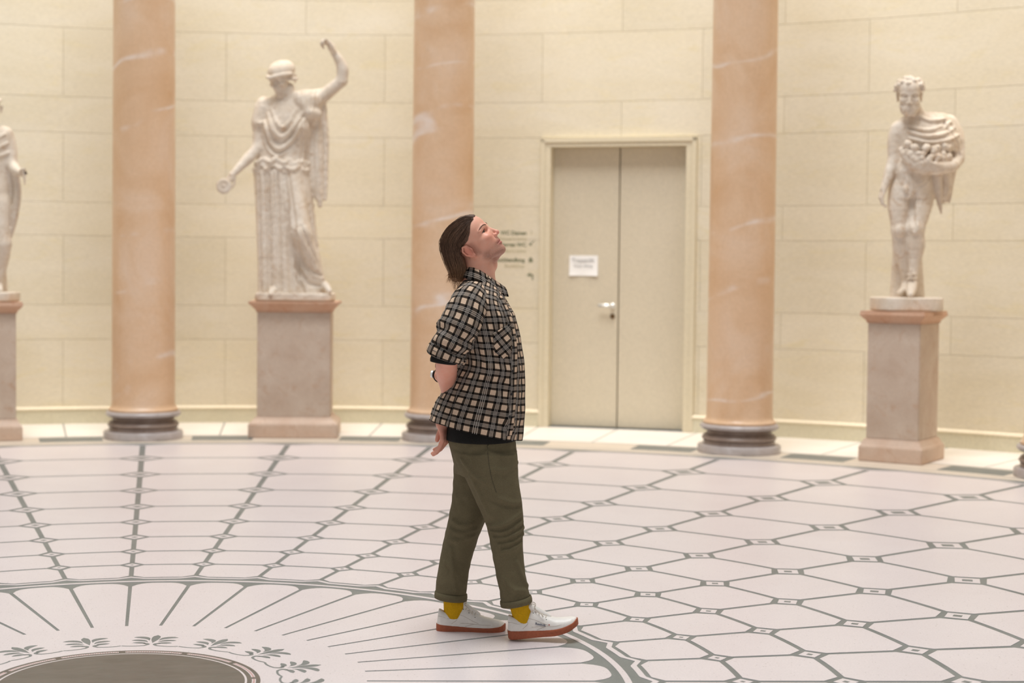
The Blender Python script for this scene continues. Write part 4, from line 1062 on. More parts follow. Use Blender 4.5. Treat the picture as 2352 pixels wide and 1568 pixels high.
# ------------------------------------------------------------------ body: one continuous skin
def steps(*seg):
    out = []
    for a, b, h in seg: out += list(np.arange(a, b-1e-6, h))
    out.append(seg[-1][1]); return np.array(out)
B = Sdf(steps((-.26, .17, .0026), (.17, .42, .012)), steps((-.31, -.10, .004), (-.10, .10, .0028), (.10, .31, .005)),
        steps((.04, .72, .012), (.72, .93, .0030), (.93, 1.02, .006), (1.02, 1.19, .004), (1.19, 1.46, .008), (1.46, 1.83, .0025)))
HF = Frame(PV(1080, 577), np.stack([v3(math.cos(R(44)), 0, math.sin(R(44))), v3(0, 1, 0), v3(-math.sin(R(44)), 0, math.cos(R(44)))], 1) @ np.array([[math.cos(R(13)), math.sin(R(13)), 0], [-math.sin(R(13)), math.cos(R(13)), 0], [0, 0, 1]]), .00098)
head(B, HF, eyes='open', ea=17)
for q in (-1, 1):        # lids with an open slit
    HF.ell(B, (101.5, q*31.5, 22), (14.6, 15.6, 13.2), k=3)
    HF.ell(B, (111, q*36, 21.5), (20, 16.5, 4.7), k=2.0, op='s')
    HF.tube(B, [(119, q*18, 28), (117, q*32, 31.5), (106, q*46, 27)], 3.0, k=3)
    HF.ell(B, (138, q*8.5, -28.5), (7.5, 4.8, 4.2), k=2, op='s'); HF.tube(B, [(127, q*20, -14), (124, q*23, -24), (127, q*20, -33)], 2.2, 3, 's')        # nostrils
HF.ell(B, (143.5, 0, -20.5), (8, 8.5, 8), k=5)
HF.tube(B, [(104, 0, -86), (86, 0, -87), (62, 0, -92)], [13, 15, 17], k=14)
B.tube([PV(1092, 578), PV(1104, 620), PV(1096, 682)], [.058, .0610, .080], k=.02)
B.ell(PV(1137, 608), (.010, .014, .018), k=.016)
B.tube([PV(1100, 600, -.035), PV(1128, 648, -.018)], [.02, .014], k=.02)
B.loft(rows_([(1010, 1050, 1166, .12), (940, 1058, 1178, .13), (860, 1066, 1186, .14), (780, 1056, 1184, .165), (720, 1052, 1168, .165), (690, 1058, 1150, .13), (668, 1068, 1138, .085)], 0), k=.03)
for q, e in ((-1, [(1078, 706), (1058, 750), (1032, 812)]), (1, [(1078, 706), (1060, 755), (1040, 826)])):
    B.tube([PV(1082, 700, q*.14), PV(e[0][0], e[0][1], q*.18)], [.06, .055], k=.03)
    B.tube([PV(*e[0], q*.18), PV(*e[1], q*.215), PV(*e[2], q*.225)], [.055, .050, .044], k=.02)
# near forearm and hand
fa = [PV(1030, 812, -.218), PV(1025.5, 838, -.180), PV(1027, 866, -.110), PV(1033, 900, -.045), PV(1028, 940, -.020), PV(1015, 974, -.018)]
B.tube(smooth_path(fa), np.interp(np.linspace(0, 1, 21), [0, .25, .5, .8, 1], [.044, .0455, .039, .030, .026]), k=.015)
NHF = Frame(PV(1014.5, 973, -.018), axes(PV(1021, 1008, -.022)-PV(1014.5, 973, -.018), (1, -.55, 0)), .00090)
hand(B, NHF, [(58, 14, 10), (52, 16, 10), (44, 14, 10), (34, 14, 10)], spread=.05, thumb=[(14, 16, -8), (32, 18, -22), (52, 8, -34), (72, -2, -40)], fat=1.28)
# far forearm crossing behind the back; its hand holds the near forearm
B.tube(smooth_path([PV(1040, 826, .225), PV(1026, 846, .16), PV(1012, 862, .07)]), np.interp(np.linspace(0, 1, 9), [0, 1], [.044, .028]), k=.015)
FHF = Frame(PV(1012, 862, .062), axes(PV(1014, 874, -.10)-PV(1012, 862, .062), (-1, 0, .15)), .00088)
hand(B, FHF, [(20, 40, 30), (24, 42, 32), (28, 44, 34), (30, 46, 36)], thumb=[(14, 20, -6), (36, 34, -16), (60, 40, -26), (80, 40, -36)])
# legs
for y, pts in ((-.08, [(1116, 1020), (1121, 1067), (1147, 1153), (1159, 1204), (1164, 1252), (1173, 1319), (1184, 1362), (1197, 1406)]), (.08, [(1100, 1020), (1096, 1060), (1076, 1182), (1058, 1239), (1044, 1297), (1037, 1344), (1040, 1366), (1043, 1400)])):
    B.tube([PV(*p, y) for p in pts], [.066, .066, .060, .054, .050, .044, .034, .024], k=.02)
P_, F_ = B.surface(1)
body = npmesh('body', P_, F_, MT['skin'], person)
def paint(o, fn, nm='Col'):
    me = o.data; n = len(me.vertices); co = np.zeros(n*3, np.float32); me.vertices.foreach_get('co', co); co = co.reshape(-1, 3)
    a = me.color_attributes.new(nm, 'FLOAT_COLOR', 'POINT'); c = fn(co); c4 = np.ones((n, 4), np.float32); c4[:, :3] = c; a.data.foreach_set('color', c4.ravel()); return co
def hl(co): return ((co-HF.o) @ HF.m)/HF.s
def sm(x, a, b): t = np.clip((x-a)/(b-a), 0, 1); return t*t*(3-2*t)
def skincol(co):
    q = hl(co); base = np.array(srgb(232, 175, 150)[:3]); c = np.tile(base, (len(co), 1))
    def bl(k, col):
        nonlocal c
        c = c*(1-k[:, None])+np.array(srgb(*col)[:3])*k[:, None]
    g = lambda x, y, z, r: np.exp(-(((q[:, 0]-x)/r[0])**2+((np.abs(q[:, 1])-y)/r[1])**2+((q[:, 2]-z)/r[2])**2))
    inhead = (co[:, 2] > 1.42)
    bl(.55*g(112, 42, -14, (30, 26, 24)), (222, 142, 122)); bl(.6*g(143, 6, -22, (14, 14, 12)), (220, 132, 116)); bl(.75*g(12, 80, 2, (26, 16, 34)), (224, 134, 112))
    bl(.8*np.clip(1.25*g(124, 8, -50, (14, 22, 6.0))+1.25*g(124, 8, -62, (14, 20, 7.0)), 0, 1), (188, 110, 100))
    hnd = (co[:, 2] < .93)&(co[:, 0] < -.12); bl(.5*hnd.astype(float), (214, 146, 128)); bl(.35*((co[:, 2] < 1.2)&(co[:, 2] > .93)).astype(float), (220, 152, 132))
    return c
co = paint(body, skincol)
q = hl(co)
stb = sm(q[:, 2], -28, -62)*sm(q[:, 0], 18, 60)*sm(q[:, 2], -128, -96)*(1-np.exp(-(((q[:, 0]-130)/16)**2+(q[:, 1]/24)**2+((q[:, 2]+56)/12)**2))*.95)*(1-.8*np.exp(-((np.abs(q[:, 1])-48)/22)**2-((q[:, 2]+38)/24)**2-((q[:, 0]-90)/34)**2))
stb = np.maximum(stb*.72, .62*np.exp(-((q[:, 0]-134)/14)**2-(q[:, 1]/24)**2-((q[:, 2]+39)/6.5)**2)); stb = np.maximum(stb, .45*sm(q[:, 0], 62, 34)*sm(q[:, 0], 14, 26)*sm(q[:, 2], -60, -30)*sm(q[:, 2], 36, 18)*(np.abs(q[:, 1]) > 40))
stb *= (co[:, 2] > 1.5)
at_ = body.data.attributes.new('stubble', 'FLOAT', 'POINT'); at_.data.foreach_set('value', stb.astype(np.float32))
# eyes and brows
for q_ in (-1, 1):
    bm = bmesh.new(); bmesh.ops.create_uvsphere(bm, u_segments=24, v_segments=16, radius=.0122)
    e = frombm('eye', bm, MT['eye_white'], body, True); e.location = HF(101, q_*31.5, 21.5)
    bm = bmesh.new(); bmesh.ops.create_uvsphere(bm, u_segments=20, v_segments=12, radius=.0082)
    i_ = frombm('iris', bm, MT['iris'], body, True); i_.scale = (.9, 1, 1); i_.location = HF(107.6, q_*33.6, 22.5); 
    tube_mesh('eyelash', [HF(117.5, q_*19, 24), HF(117.8, q_*32, 28.0), HF(107.5, q_*47, 23)], [.0006, .0015, .0010], MT['brow'], body, 6)
    tube_mesh('eyebrow', [HF(133, q_*13, 35.5), HF(128.8, q_*29, 43), HF(116.5, q_*48, 44), HF(102.5, q_*59.5, 40)], [.0012, .0024, .0021, .0008], MT['brow'], body, 8, 4, .8)
# ------------------------------------------------------------------ hair
H = Sdf.box((-.19, -.11, 1.42), (.06, .11, 1.82), .003)
H.loft(rows_([(646, 1040, 1062, .020), (639, 1036, 1070, .038), (628, 1031.5, 1076, .052), (604, 1023.5, 1074, .068), (578, 1014.5, 1070, .080), (555, 1012.5, 1076, .084), (545, 1016, 1080, .0845), (532, 1023.5, 1086, .083), (515, 1035, 1092, .076), (504, 1050, 1094, .058), (498, 1056, 1094, .040), (495.5, 1066, 1086, .012)], 0), k=0)
HF.ell(H, (32, 0, 61), (102.5, 79, 78.8), k=5)
hl_pts = [PV(*p) for p in ((1093, 490), (1090, 499), (1083, 508.6), (1079.5, 521), (1077, 547), (1074, 558), (1064, 564), (1056.5, 571), (1058, 583), (1067, 594), (1071, 613), (1074, 640), (1064, 670))]
zz = np.array([p[2] for p in hl_pts])[::-1]; xx = np.array([p[0] for p in hl_pts])[::-1]
def cutfn(X, Y, Z):
    fr = np.interp(Z.ravel(), zz, xx).reshape(Z.shape)
    return -(X-fr+.0*Y)
H.put(lambda X, Y, Z: cutfn(X, Y, Z), (-.2, -.12, 1.40), (.08, .12, 1.84), .006, 's')
o_, C0 = PV(1076, 560), PV(1050, 560)
def strand_disp(X, Y, Z):
    ang = np.arctan2(Z-o_[2]+.02, -(X-o_[0])+.03); lat = np.arctan2(Y, .06+0*X)
    return .0016*np.sin(lat*34+3*np.sin(ang*3)+6*ang)+.0010*np.sin(lat*71+4*np.sin(ang*2.3+1))
H.disp(strand_disp, (-.2, -.12, 1.40), (.08, .12, 1.84))
hair = H.mesh('hair', MT['hair'], person, 1)
dk, lt = np.array(srgb(100, 74, 57)[:3]), np.array(srgb(176, 134, 96)[:3])
def haircol(co, jit=0):
    t = sm(co[:, 2], 1.62, 1.44)*.9+sm(-co[:, 0], .06, .17)*.12
    return dk*(1-t[:, None])+lt*t[:, None]
paint(hair, haircol)
outer = [(1088, 499), (1070, 496.5), (1049, 506), (1031, 521), (1019, 539), (1012.5, 556), (1014, 576), (1021.5, 598), (1031, 617), (1040, 637)]
inner = [(1087, 504), (1079, 524), (1074, 543), (1066, 556), (1057, 572), (1057, 588), (1062, 604), (1066, 618), (1066, 630), (1061, 641)]
rs = np.random.RandomState(11)
vs_, fs_, cs_ = [], [], []
for i in range(2100):
    s_ = rs.rand()**1.25; side = -1 if i < 1650 else 1; t0 = rs.rand()**2*.5; t1 = min(1, t0+.35+rs.rand()*.6); wisp = rs.rand() < .06
    pts = []
    yr = (rs.rand()-.5)*.044; ph = rs.rand()*6; amp = .0008+.0022*rs.rand(); lift = .0001+.0012*rs.rand()+(.004 if wisp else 0)
    tn = .7+.75*rs.rand()**1.5
    for j in range(10):
        t = t0+(t1-t0)*j/9; f_ = t*9; a = int(min(f_, 8)); fr = f_-a
        O_ = np.array(outer[a])*(1-fr)+np.array(outer[a+1])*fr; I_ = np.array(inner[a])*(1-fr)+np.array(inner[a+1])*fr
        p = O_*(1-s_)+I_*s_; x, _, z = PV(p[0], p[1])
        x += amp*math.sin(ph+t*7); y = H.front(x, z, side)
        if s_ < .10 and i % 2: y = yr; z += .0008; x -= .0008
        for sh_ in range(1, 9):
            if y is not None: break
            p = p+(I_-O_)*.025; x, _, z = PV(p[0], p[1]); y = H.front(x, z, side)
        if y is None:
            y = pts[-1][1] if pts else 0.0
            if j > 6 or wisp: pass
            else: x += .002
        nrm = v3(-.6*(1-s_)-.1, side*(.3+s_), .5*(1-s_)*(1-t))
        pts.append(v3(x, y, z)+nrm*lift*(1+2*wisp*t))
    if wisp and t1 > .9:
        e = pts[-1]-pts[-2]; 
        for j in range(3): pts.append(pts[-1]+e*.7+v3(.004*rs.randn(), .004*rs.randn(), -.004))
    b0 = len(vs_); m = len(pts)
    for j in range(m):
        t = pts[min(j+1, m-1)]-pts[max(j-1, 0)]; t /= (np.linalg.norm(t) or 1)
        u = np.cross(t, v3(0, 1, 0)); u /= (np.linalg.norm(u) or 1); w_ = np.cross(t, u)
        r = (.00065+.0005*rs.rand())*math.sin(PI*(.12+.8*j/(m-1)))
        for k in range(3): a = 2*PI*k/3; vs_.append(pts[j]+r*(u*math.cos(a)+w_*math.sin(a))); cs_.append(tn)
    for j in range(m-1):
        for k in range(3): fs_.append((b0+j*3+k, b0+j*3+(k+1) % 3, b0+(j+1)*3+(k+1) % 3, b0+(j+1)*3+k))
for i in range(150):      # loose ends at the nape
    a = rs.rand(); p0 = PV(1032+a*36, 622+10*rs.rand(), (rs.rand()-.5)*.07); d = v3(-.25+.35*a+.2*rs.randn(), .25*rs.randn(), -1); d /= np.linalg.norm(d); L = .015+.026*rs.rand()
    cv = v3(.4*rs.randn()-.3, .2*rs.randn(), 0); b0 = len(vs_)
    for j in range(5):
        p = p0+d*L*j/4+cv*.012*(j/4)**2; r = .0014*(1-.8*j/4)
        for k in range(3): an = 2*PI*k/3; vs_.append(p+v3(r*math.cos(an), r*math.sin(an), 0)); cs_.append(1.5)
    for j in range(4):
        for k in range(3): fs_.append((b0+j*3+k, b0+j*3+(k+1) % 3, b0+(j+1)*3+(k+1) % 3, b0+(j+1)*3+k))
hs = mesh('hair_strands', vs_, fs_, MT['hair'], hair, True); hs['kind'] = 'stuff'
paint(hs, lambda c: haircol(c)*np.array(cs_)[:, None])
# ------------------------------------------------------------------ trousers
Tq = Sdf.box((-.22, -.24, .04), (.26, .24, .87), .0036)
Tq.loft(rows_([(1085, 1046, 1188, .165), (1060, 1041, 1189, .18), (1035, 1035, 1187, .178), (1012, 1029, 1184, .172), (1000, 1030, 1182, .168)], 0), k=0)
NL = [(1385, 1150, 1218, .064), (1357, 1147, 1215, .065), (1319, 1139, 1207, .067), (1252, 1127, 1201, .072), (1204, 1116, 1203, .080), (1153, 1094, 1199, .090), (1105, 1072, 1192, .098), (1067, 1056, 1189, .10), (1040, 1050, 1186, .10)]
FL = [(1366, 1001, 1070, .064), (1344, 1001, 1073, .066), (1297, 1008, 1080, .069), (1239, 1019, 1097, .077), (1182, 1032, 1120, .087), (1140, 1038, 1132, .094), (1080, 1042, 1150, .10), (1045, 1042, 1150, .10)]
Tq.loft(rows_(NL, -.085), k=.02); Tq.loft(rows_(FL, .085), k=.02)
p2 = lambda *L: [(PV(x, y, -.15)[0], PV(x, y, -.15)[2]) for x, y in L]
for pts, r in ((((1146, 1142), (1170, 1152), (1199, 1157)), .006), (((1120, 1208), (1150, 1205), (1196, 1180)), .008), (((1128, 1222), (1160, 1221), (1200, 1202)), .007), (((1134, 1236), (1165, 1233), (1203, 1216)), .008),
               (((1150, 1250), (1178, 1244), (1202, 1232)), .007), (((1154, 1266), (1180, 1258), (1202, 1245)), .007), (((1120, 1035), (1150, 1045), (1186, 1042)), .006), (((1126, 1075), (1160, 1078), (1188, 1066)), .006),
               (((1080, 1090), (1100, 1130), (1122, 1180)), .007), (((1186, 1290), (1200, 1330), (1212, 1350)), .007), (((1160, 1330), (1176, 1352), (1205, 1358)), .007), (((1060, 1055), (1085, 1085), (1110, 1105)), .006)):
    Tq.drape(p2(*pts), [r*.4, r, r*.5], .016, -.0005)
for pts, r in ((((1124, 1215), (1155, 1213), (1198, 1192)), .005), (((1132, 1229), (1162, 1227), (1202, 1209)), .005), (((1142, 1244), (1172, 1239), (1203, 1224)), .005), (((1152, 1258), (1179, 1251), (1202, 1239)), .004), (((1130, 1150), (1165, 1160), (1198, 1164)), .005)):
    Tq.drape(p2(*pts), [r*.4, r*.8, r*.5], .014, .001, 's')
p3 = lambda *L: [(PV(x, y, .03)[0], PV(x, y, .03)[2]) for x, y in L]
for pts, r in ((((1040, 1195), (1060, 1205), (1085, 1200)), .007), (((1034, 1215), (1056, 1222), (1092, 1214)), .008), (((1028, 1238), (1050, 1240), (1090, 1228)), .007), (((1022, 1290), (1045, 1310), (1062, 1350)), .006), (((1036, 1260), (1040, 1310), (1046, 1352)), .006)):
    Tq.drape(p3(*pts), [r*.4, r, r*.5], .016, -.0005)
Tq.disp(lambda X, Y, Z: .0016*wob(X, Y, Z, 60.0, 1.0), (-.22, -.24, .05), (.26, .24, .86))
trousers = Tq.mesh('trousers', MT['olive'], person, 1)
def cuff(tl, tr, bl, br, y, ry):
    A, B_, C_, D_ = PV(*tl, y), PV(*tr, y), PV(*bl, y), PV(*br, y); n = 40; G = []
    for lvl, ex in ((0, .0), (.06, .0035), (.5, .0045), (.95, .0035), (1.0, .0), (1.0, -.004)):
        L, Q = A+(C_-A)*lvl, B_+(D_-B_)*lvl; c = (L+Q)/2; h = (Q-L)/2; row = []
        for i in range(n+1):
            a = 2*PI*i/n; k = 1+ex/np.linalg.norm(h); row.append(c+h*math.cos(a)*k+v3(0, math.sin(a)*(ry+ex), 0))
        G.append(row)
    return grid_mesh('trouser_cuff', G, None, MT['olive'], trousers, .002)
cuff((1151, 1380), (1217.5, 1367), (1153, 1393), (1220, 1380), -.085, .067)
cuff((1001.5, 1357), (1070.5, 1364), (1000.5, 1371.5), (1070, 1378.5), .085, .067)
def seam(name, pts, r, mat, parent, S, y):
    q = []
    for p in smooth_path([v3(*p) for p in pts], 5):
        L = PV(p[0], p[1], y); yy = S.front(L[0], L[2])
        if yy is not None: q.append(v3(L[0], yy-r*.3, L[2]))
    return tube_mesh(name, q, r, mat, parent, 6, 0)
seam('side_seam', [(1119, 1024, 0), (1123, 1064, 0), (1130, 1100, 0), (1140, 1130, 0)], .0011, MT['olive_seam'], trousers, Tq, -.17)
seam('pocket_edge', [(1142, 1006, 0), (1130, 1014, 0), (1119, 1024, 0)], .002, MT['olive_seam'], trousers, Tq, -.17)
# ------------------------------------------------------------------ socks and shoes
for y, tab in ((-.085, [(1428, 1182, 1226, .034), (1405, 1174, 1222, .036), (1375, 1167, 1214, .040)]), (.085, [(1418, 1020, 1064, .034), (1395, 1019, 1068, .036), (1365, 1018, 1064, .040)])):
    S = Sdf.box((PV(tab[0][1], 1400, y)[0]-.04, y-.06, PV(1100, 1432, y)[2]), (PV(tab[0][2], 1400, y)[0]+.04, y+.06, PV(1100, 1362, y)[2]), .003)
    S.loft(rows_(tab, y), k=0); S.disp(lambda X, Y, Z: .0007*np.sin(np.arctan2(Y-y, X-(PV(tab[1][1], 1400, y)[0]+PV(tab[1][2], 1400, y)[0])/2)*46), (-.5, -.3, 0), (.5, .3, .3))
    S.mesh('sock', MT['mustard'], person, 1)
def shoe(o, pitch, yaw, near, spring):
    fx = v3(math.cos(pitch)*math.cos(yaw), math.sin(yaw)*math.cos(pitch), math.sin(pitch)); F = Frame(o, axes(fx), .001*1.015)
    shoe_o = empty('shoe', (0, 0, 0)); shoe_o.parent = person
    def loc(X, Y, Z):
        px, py, pz = X-F.o[0], Y-F.o[1], Z-F.o[2]; m = F.m
        return [(px*m[0][i]+py*m[1][i]+pz*m[2][i])/F.s for i in range(3)]
    ip = lambda t, xs, ys: np.interp(t.ravel(), xs, ys).reshape(t.shape)
    HA = [-4, -2, 2, 14, 40, 90, 140, 195, 235, 262, 280, 288, 292]; HW = [0, 14, 23, 32, 36, 33, 36, 46, 46, 39, 25, 13, 0]
    sp = lambda a: spring*np.clip((a-170)/120, 0, 1)**1.8
    def box(h): c = [F(a, b, cc) for a in (-10, 300) for b in (-55, 55) for cc in (-8, 140+spring)]; return Sdf.box(np.min(c, 0), np.max(c, 0), h)
    S = box(.0026)
    def fsole(X, Y, Z):
        a, b, c = loc(X, Y, Z); c = c-sp(a); hw = ip(a, HA, HW); top = ip(a, [0, 60, 140, 220, 270, 292], [39, 35, 29, 28, 32, 40]); bot = ip(a, [-4, 8, 200, 250, 292], [4, 0, 0, 2, 10])
        d1 = np.maximum(np.abs(b)-hw*(1-.06*np.clip((c-20)/20, 0, 1)), np.maximum(-3.5-a, a-291)); d2 = np.abs(c-(top+bot)/2)-(top-bot)/2
        q1, q2 = d1+3, d2+3
        return (np.minimum(np.maximum(q1, q2), 0)+np.sqrt(np.maximum(q1, 0)**2+np.maximum(q2, 0)**2)-3)*F.s
    lo, hi = np.array([S.x[0], S.y[0], S.z[0]]), np.array([S.x[-1], S.y[-1], S.z[-1]])
    S.put(fsole, lo, hi, 0.0)
    F.tube(S, [(8, -35.5, 24), (60, -37.5, 22), (64, -37.5, 12), (150, -38, 12), (210, -47, 14)], 1.2, 1.0, 's')
    S.mesh('sole', MT['gum'], shoe_o, 1)
    S = box(.0025)
    def fup(X, Y, Z):
        a, b, c = loc(X, Y, Z); c = c-sp(a); hw = ip(a, [-3, 0, 6, 14, 40, 90, 140, 195, 235, 262, 276, 284, 288], [0, 13, 22, 29, 33.5, 31, 34, 43, 43, 36, 24, 11, 0])
        h = ip(a, [-3, 4, 14, 40, 66, 84, 100, 112, 130, 160, 200, 235, 262, 280, 290], [94, 100, 99, 90, 88, 96, 108, 113, 101, 84, 67, 58, 52, 44, 34])
        k = np.clip((c-22)/np.maximum(h-22, 5), 0, 3)
        q = ((np.abs(b)/np.maximum(hw, 1))**2.4+k**3.2)**(1/2.7)
        return np.maximum(np.maximum((q-1)*np.minimum(np.maximum(hw, 6), 26), 24-c), np.maximum(-2.5+.13*np.maximum(c-26, 0)-a, a-287.5))*F.s
    S.put(fup, lo, hi, 0.0)
    F.ell(S, (54, 0, 118), (41, 25, 42), k=6, op='s')
    # panel seams
    seams = []
    for s_ in (-1, 1):
        for pts in ([(0, s_*20, 72), (24, s_*31, 70), (50, s_*34, 62), (84, s_*33, 72)], [(84, s_*33, 72), (84, s_*34, 58), (62, s_*36, 42)], [(78, s_*31, 82), (110, s_*33, 76), (150, s_*38, 56), (176, s_*43, 46)], [(100, s_*36, 46), (150, s_*41, 44), (210, s_*46, 40), (262, s_*36, 42), (282, s_*10, 48)], [(120, s_*38, 32), (160, s_*42, 44)]):
            q = smooth_path([v3(*p) for p in pts], 4); q2 = []
            for p in q:
                pp = F(p[0], p[1]*1.4, p[2]+sp(np.array(p[0]))); y = S.front(pp[0], pp[2], s_)
                if y is not None and abs(y-F.o[1]) < .08: q2.append(v3(pp[0], y, pp[2]))
            if len(q2) > 2: seams.append(q2)
    up = S.mesh('upper', MT['leather'], shoe_o, 1)
    for q2 in seams: tube_mesh('seam', q2, .0008, MT['stitch'], shoe_o, 5, 0)
    # tongue, laces, eyelets
    tg = Sdf.box(*(lambda c: (np.min(c, 0), np.max(c, 0)))([F(a, b, cc) for a in (70, 190) for b in (-30, 30) for cc in (50, 145)]), .0028)
    F.tube(tg, [(100, -10, 126), (100, 10, 126)], [9, 9], 3); F.tube(tg, [(101, 0, 124), (112, 0, 112), (134, 0, 100), (172, 0, 76)], [14, 17, 15, 12], 8); F.ell(tg, (62, 0, 128), (32, 22, 46), k=5, op='s')
    tg.mesh('tongue', MT['leather'], shoe_o, 1)
    lc = []
    for i, (a, c) in enumerate(((112, 117.5), (124, 110.5), (136, 102), (149, 93.5), (162, 85.5))):
        w_ = 18+i*1.5
        lc.append([F(a-2, -w_, c-9), F(a+1, -w_*.5, c+1), F(a+3, 0, c+3), F(a+5, w_*.5, c+1), F(a+6, w_, c-9)])
    lc.append([F(108, -3, 121), F(100, -14, 132), F(112, -24, 140), F(124, -20, 130), F(116, -6, 122)])
    lc.append([F(108, 3, 121), F(102, 16, 131), F(114, 26, 136), F(124, 20, 127), F(114, 6, 122)])
    lc.append([F(112, -4, 121), F(122, -20, 116), F(138, -28, 101), F(152, -34, 84)]); lc.append([F(112, 4, 121), F(124, 18, 116), F(140, 30, 102)])
    for p in lc: tube_mesh('lace', p, .0019, MT['lace'], shoe_o, 6, 5)
    for s_ in (-1, 1):
        for i, (a, c) in enumerate(((110, 101), (122, 95), (134, 87), (147, 78), (160, 70))):
            pp = F(a, 0, c+float(sp(np.array(float(a))))); y = S.front(pp[0], pp[2], s_)
            if y is None: continue
            bm = bmesh.new(); bmesh.ops.create_uvsphere(bm, u_segments=8, v_segments=6, radius=.0022); e = frombm('eyelet', bm, MT['button'], shoe_o, True); e.location = (pp[0], y, pp[2]); e.scale = (1, .4, 1)
    if near:
        pa, pb = F(112, 0, 55), F(160, 0, 49); ya, yb = S.front(pa[0], pa[2]), S.front(pb[0], pb[2])
        t = text_mesh('Reebok', .0140, MT['print_blue'], shoe_o, 'lettering', 'LEFT', (pa[0], ya-.0024, pa[2]), .0002, .0008, (R(80), R(7), math.atan2(yb-ya, pb[0]-pa[0])))
        bm = bmesh.new(); bx(bm, 0, .006, -.0005, .0005, 0, .0035); fl = frombm('red_mark', bm, MT['print_red'], shoe_o); pp = F(166, 0, 48); y = S.front(pp[0], pp[2], -1); fl.location = (pp[0], (y or 0)-.0008, pp[2])
    return shoe_o
sh = shoe(PV(1003.5, 1450.5, .085), R(-.2), R(-1), False, 3.0); tag(sh, 'white shoe planted flat behind')
sh = shoe(PV(1169.5, 1466.5, -.085), R(7.0), R(-3), True, 22.0); tag(sh, 'white shoe in front with its toe raised')
# ------------------------------------------------------------------ undershirt
tee = Sdf.box((-.22, -.22, .80), (.17, .22, 1.50), .006)
tee.loft(rows_([(1009, 1024, 1186, .182), (990, 1026, 1188, .182), (950, 1034, 1190, .175), (900, 1046, 1192, .165), (840, 1058, 1192, .165), (770, 1054, 1188, .178), (715, 1046, 1172, .172), (690, 1052, 1160, .13), (668, 1066, 1146, .085), (656, 1076, 1138, .07)], 0), k=0)
tee.mesh('undershirt', MT['black'], person, 1)
# ------------------------------------------------------------------ plaid shirt
prof = srows([[PV(a, py)[2], PV(a, py)[0], PV(b, py)[0], ry, sl] for py, a, b, ry, sl in
    ((632, 1078, 1158, .066, 0), (645, 1064, 1162, .098, 0), (660, 1051, 1166, .138, 0), (678, 1040, 1170, .176, 0), (705, 1035, 1177, .200, 0), (745, 1035, 1189, .208, 2), (795, 1045, 1199, .204, 6), (838, 1049, 1204, .198, 10), (870, 1034, 1204, .194, 12), (905, 1017, 1204, .194, 14), (940, 1000, 1202, .200, 18), (966, 990, 1199, .206, 21), (984, 986, 1196, .208, 23))], 6)
PXM = abs(PV(1100, 900)[2]-PV(1100, 901)[2])
def seg_ridge(x, z, a, b, w_, amp):
    A, B_ = PV(*a, -.15), PV(*b, -.15); ax, az, bx_, bz = A[0], A[2], B_[0]-A[0], B_[2]-A[2]; L = bx_*bx_+bz*bz
    t = np.clip(((x-ax)*bx_+(z-az)*bz)/L, 0, 1); d = np.hypot(x-ax-t*bx_, z-az-t*bz); return amp*np.exp(-(d/w_)**2)*np.sin(PI*np.clip(t*.9+.05, 0, 1))
RID = [((1100, 760), (1135, 900), .014, .010), ((1120, 870), (1178, 960), .012, .010), ((1125, 900), (1180, 998), .012, .010), ((1075, 860), (1150, 880), .012, -.006), ((1095, 835), (1180, 850), .010, .006),
       ((1060, 880), (1040, 970), .014, .010), ((1085, 880), (1075, 985), .014, -.008), ((1110, 905), (1118, 995), .012, .008), ((1145, 930), (1158, 1000), .010, -.007), ((1130, 690), (1150, 760), .010, .007), ((1110, 700), (1128, 760), .008, -.006),
       ((1160, 930), (1184, 1000), .010, .010), ((1050, 905), (1020, 965), .010, -.008), ((1140, 840), (1185, 905), .010, .006), ((1090, 660), (1120, 690), .008, .004)]
NPHI = 132; phis = np.linspace(R(27), R(384), NPHI)
G, UV = [], []; vlen = 0; prev = None
for z, xb, xf, ry, sl in prof:
    cx_, rx = (xb+xf)/2, (xf-xb)/2; row = []; uv = []
    if prev is not None: vlen += math.hypot(z-prev[0], ry-prev[1])
    prev = (z, ry); dip = PXM*float(np.interp(z, [PV(1100, 720)[2], PV(1100, 632)[2]], [0, 46]))
    for ph in phis:
        c, s_ = math.cos(ph), math.sin(ph); e = 2/2.3
        x = cx_+rx*math.copysign(abs(c)**e, c); y = -ry*math.copysign(abs(s_)**e, s_)
        if ph > R(345): x += -.004*sm(ph, R(372), R(384))
        row.append(v3(x, y, z-sl*PXM*math.copysign(abs(c)**.9, c)-dip*max(0, c)**1.4)); uv.append((.178*ph+.012, -vlen))
    G.append(row); UV.append(uv)
G = np.array(G)
du = np.gradient(G, axis=1); dv = np.gradient(G, axis=0); Nn = np.cross(du, dv); Nn /= np.linalg.norm(Nn, axis=2)[:, :, None]+1e-9
ctr = G.mean(1, keepdims=True); Nn *= np.sign(((G-ctr)*Nn).sum(2))[:, :, None]
near_ = (G[:, :, 1] < 0)
D_ = np.zeros(G.shape[:2])
for r_ in RID: D_ += 1.5*seg_ridge(G[:, :, 0], G[:, :, 2], *r_)*near_
tt = np.linspace(0, 1, len(G))[:, None]
D_ += .006*tt**2*np.sin(phis*7+1.0)[None, :]+.0025*np.sin(phis*13)[None, :]*tt+.0020*np.sin(G[:, :, 2]*60+phis[None, :]*5)*np.sin(phis*4)[None, :]
G = G+Nn*D_[:, :, None]
shirt = grid_mesh('shirt', G, UV, MT['plaid'], person, .0018)
from mathutils.bvhtree import BVHTree
_ni, _nj = G.shape[:2]
bvh = BVHTree.FromPolygons([Vector(p) for p in G.reshape(-1, 3)], [(i*_nj+j, i*_nj+j+1, (i+1)*_nj+j+1, (i+1)*_nj+j) for i in range(_ni-1) for j in range(_nj-1)])
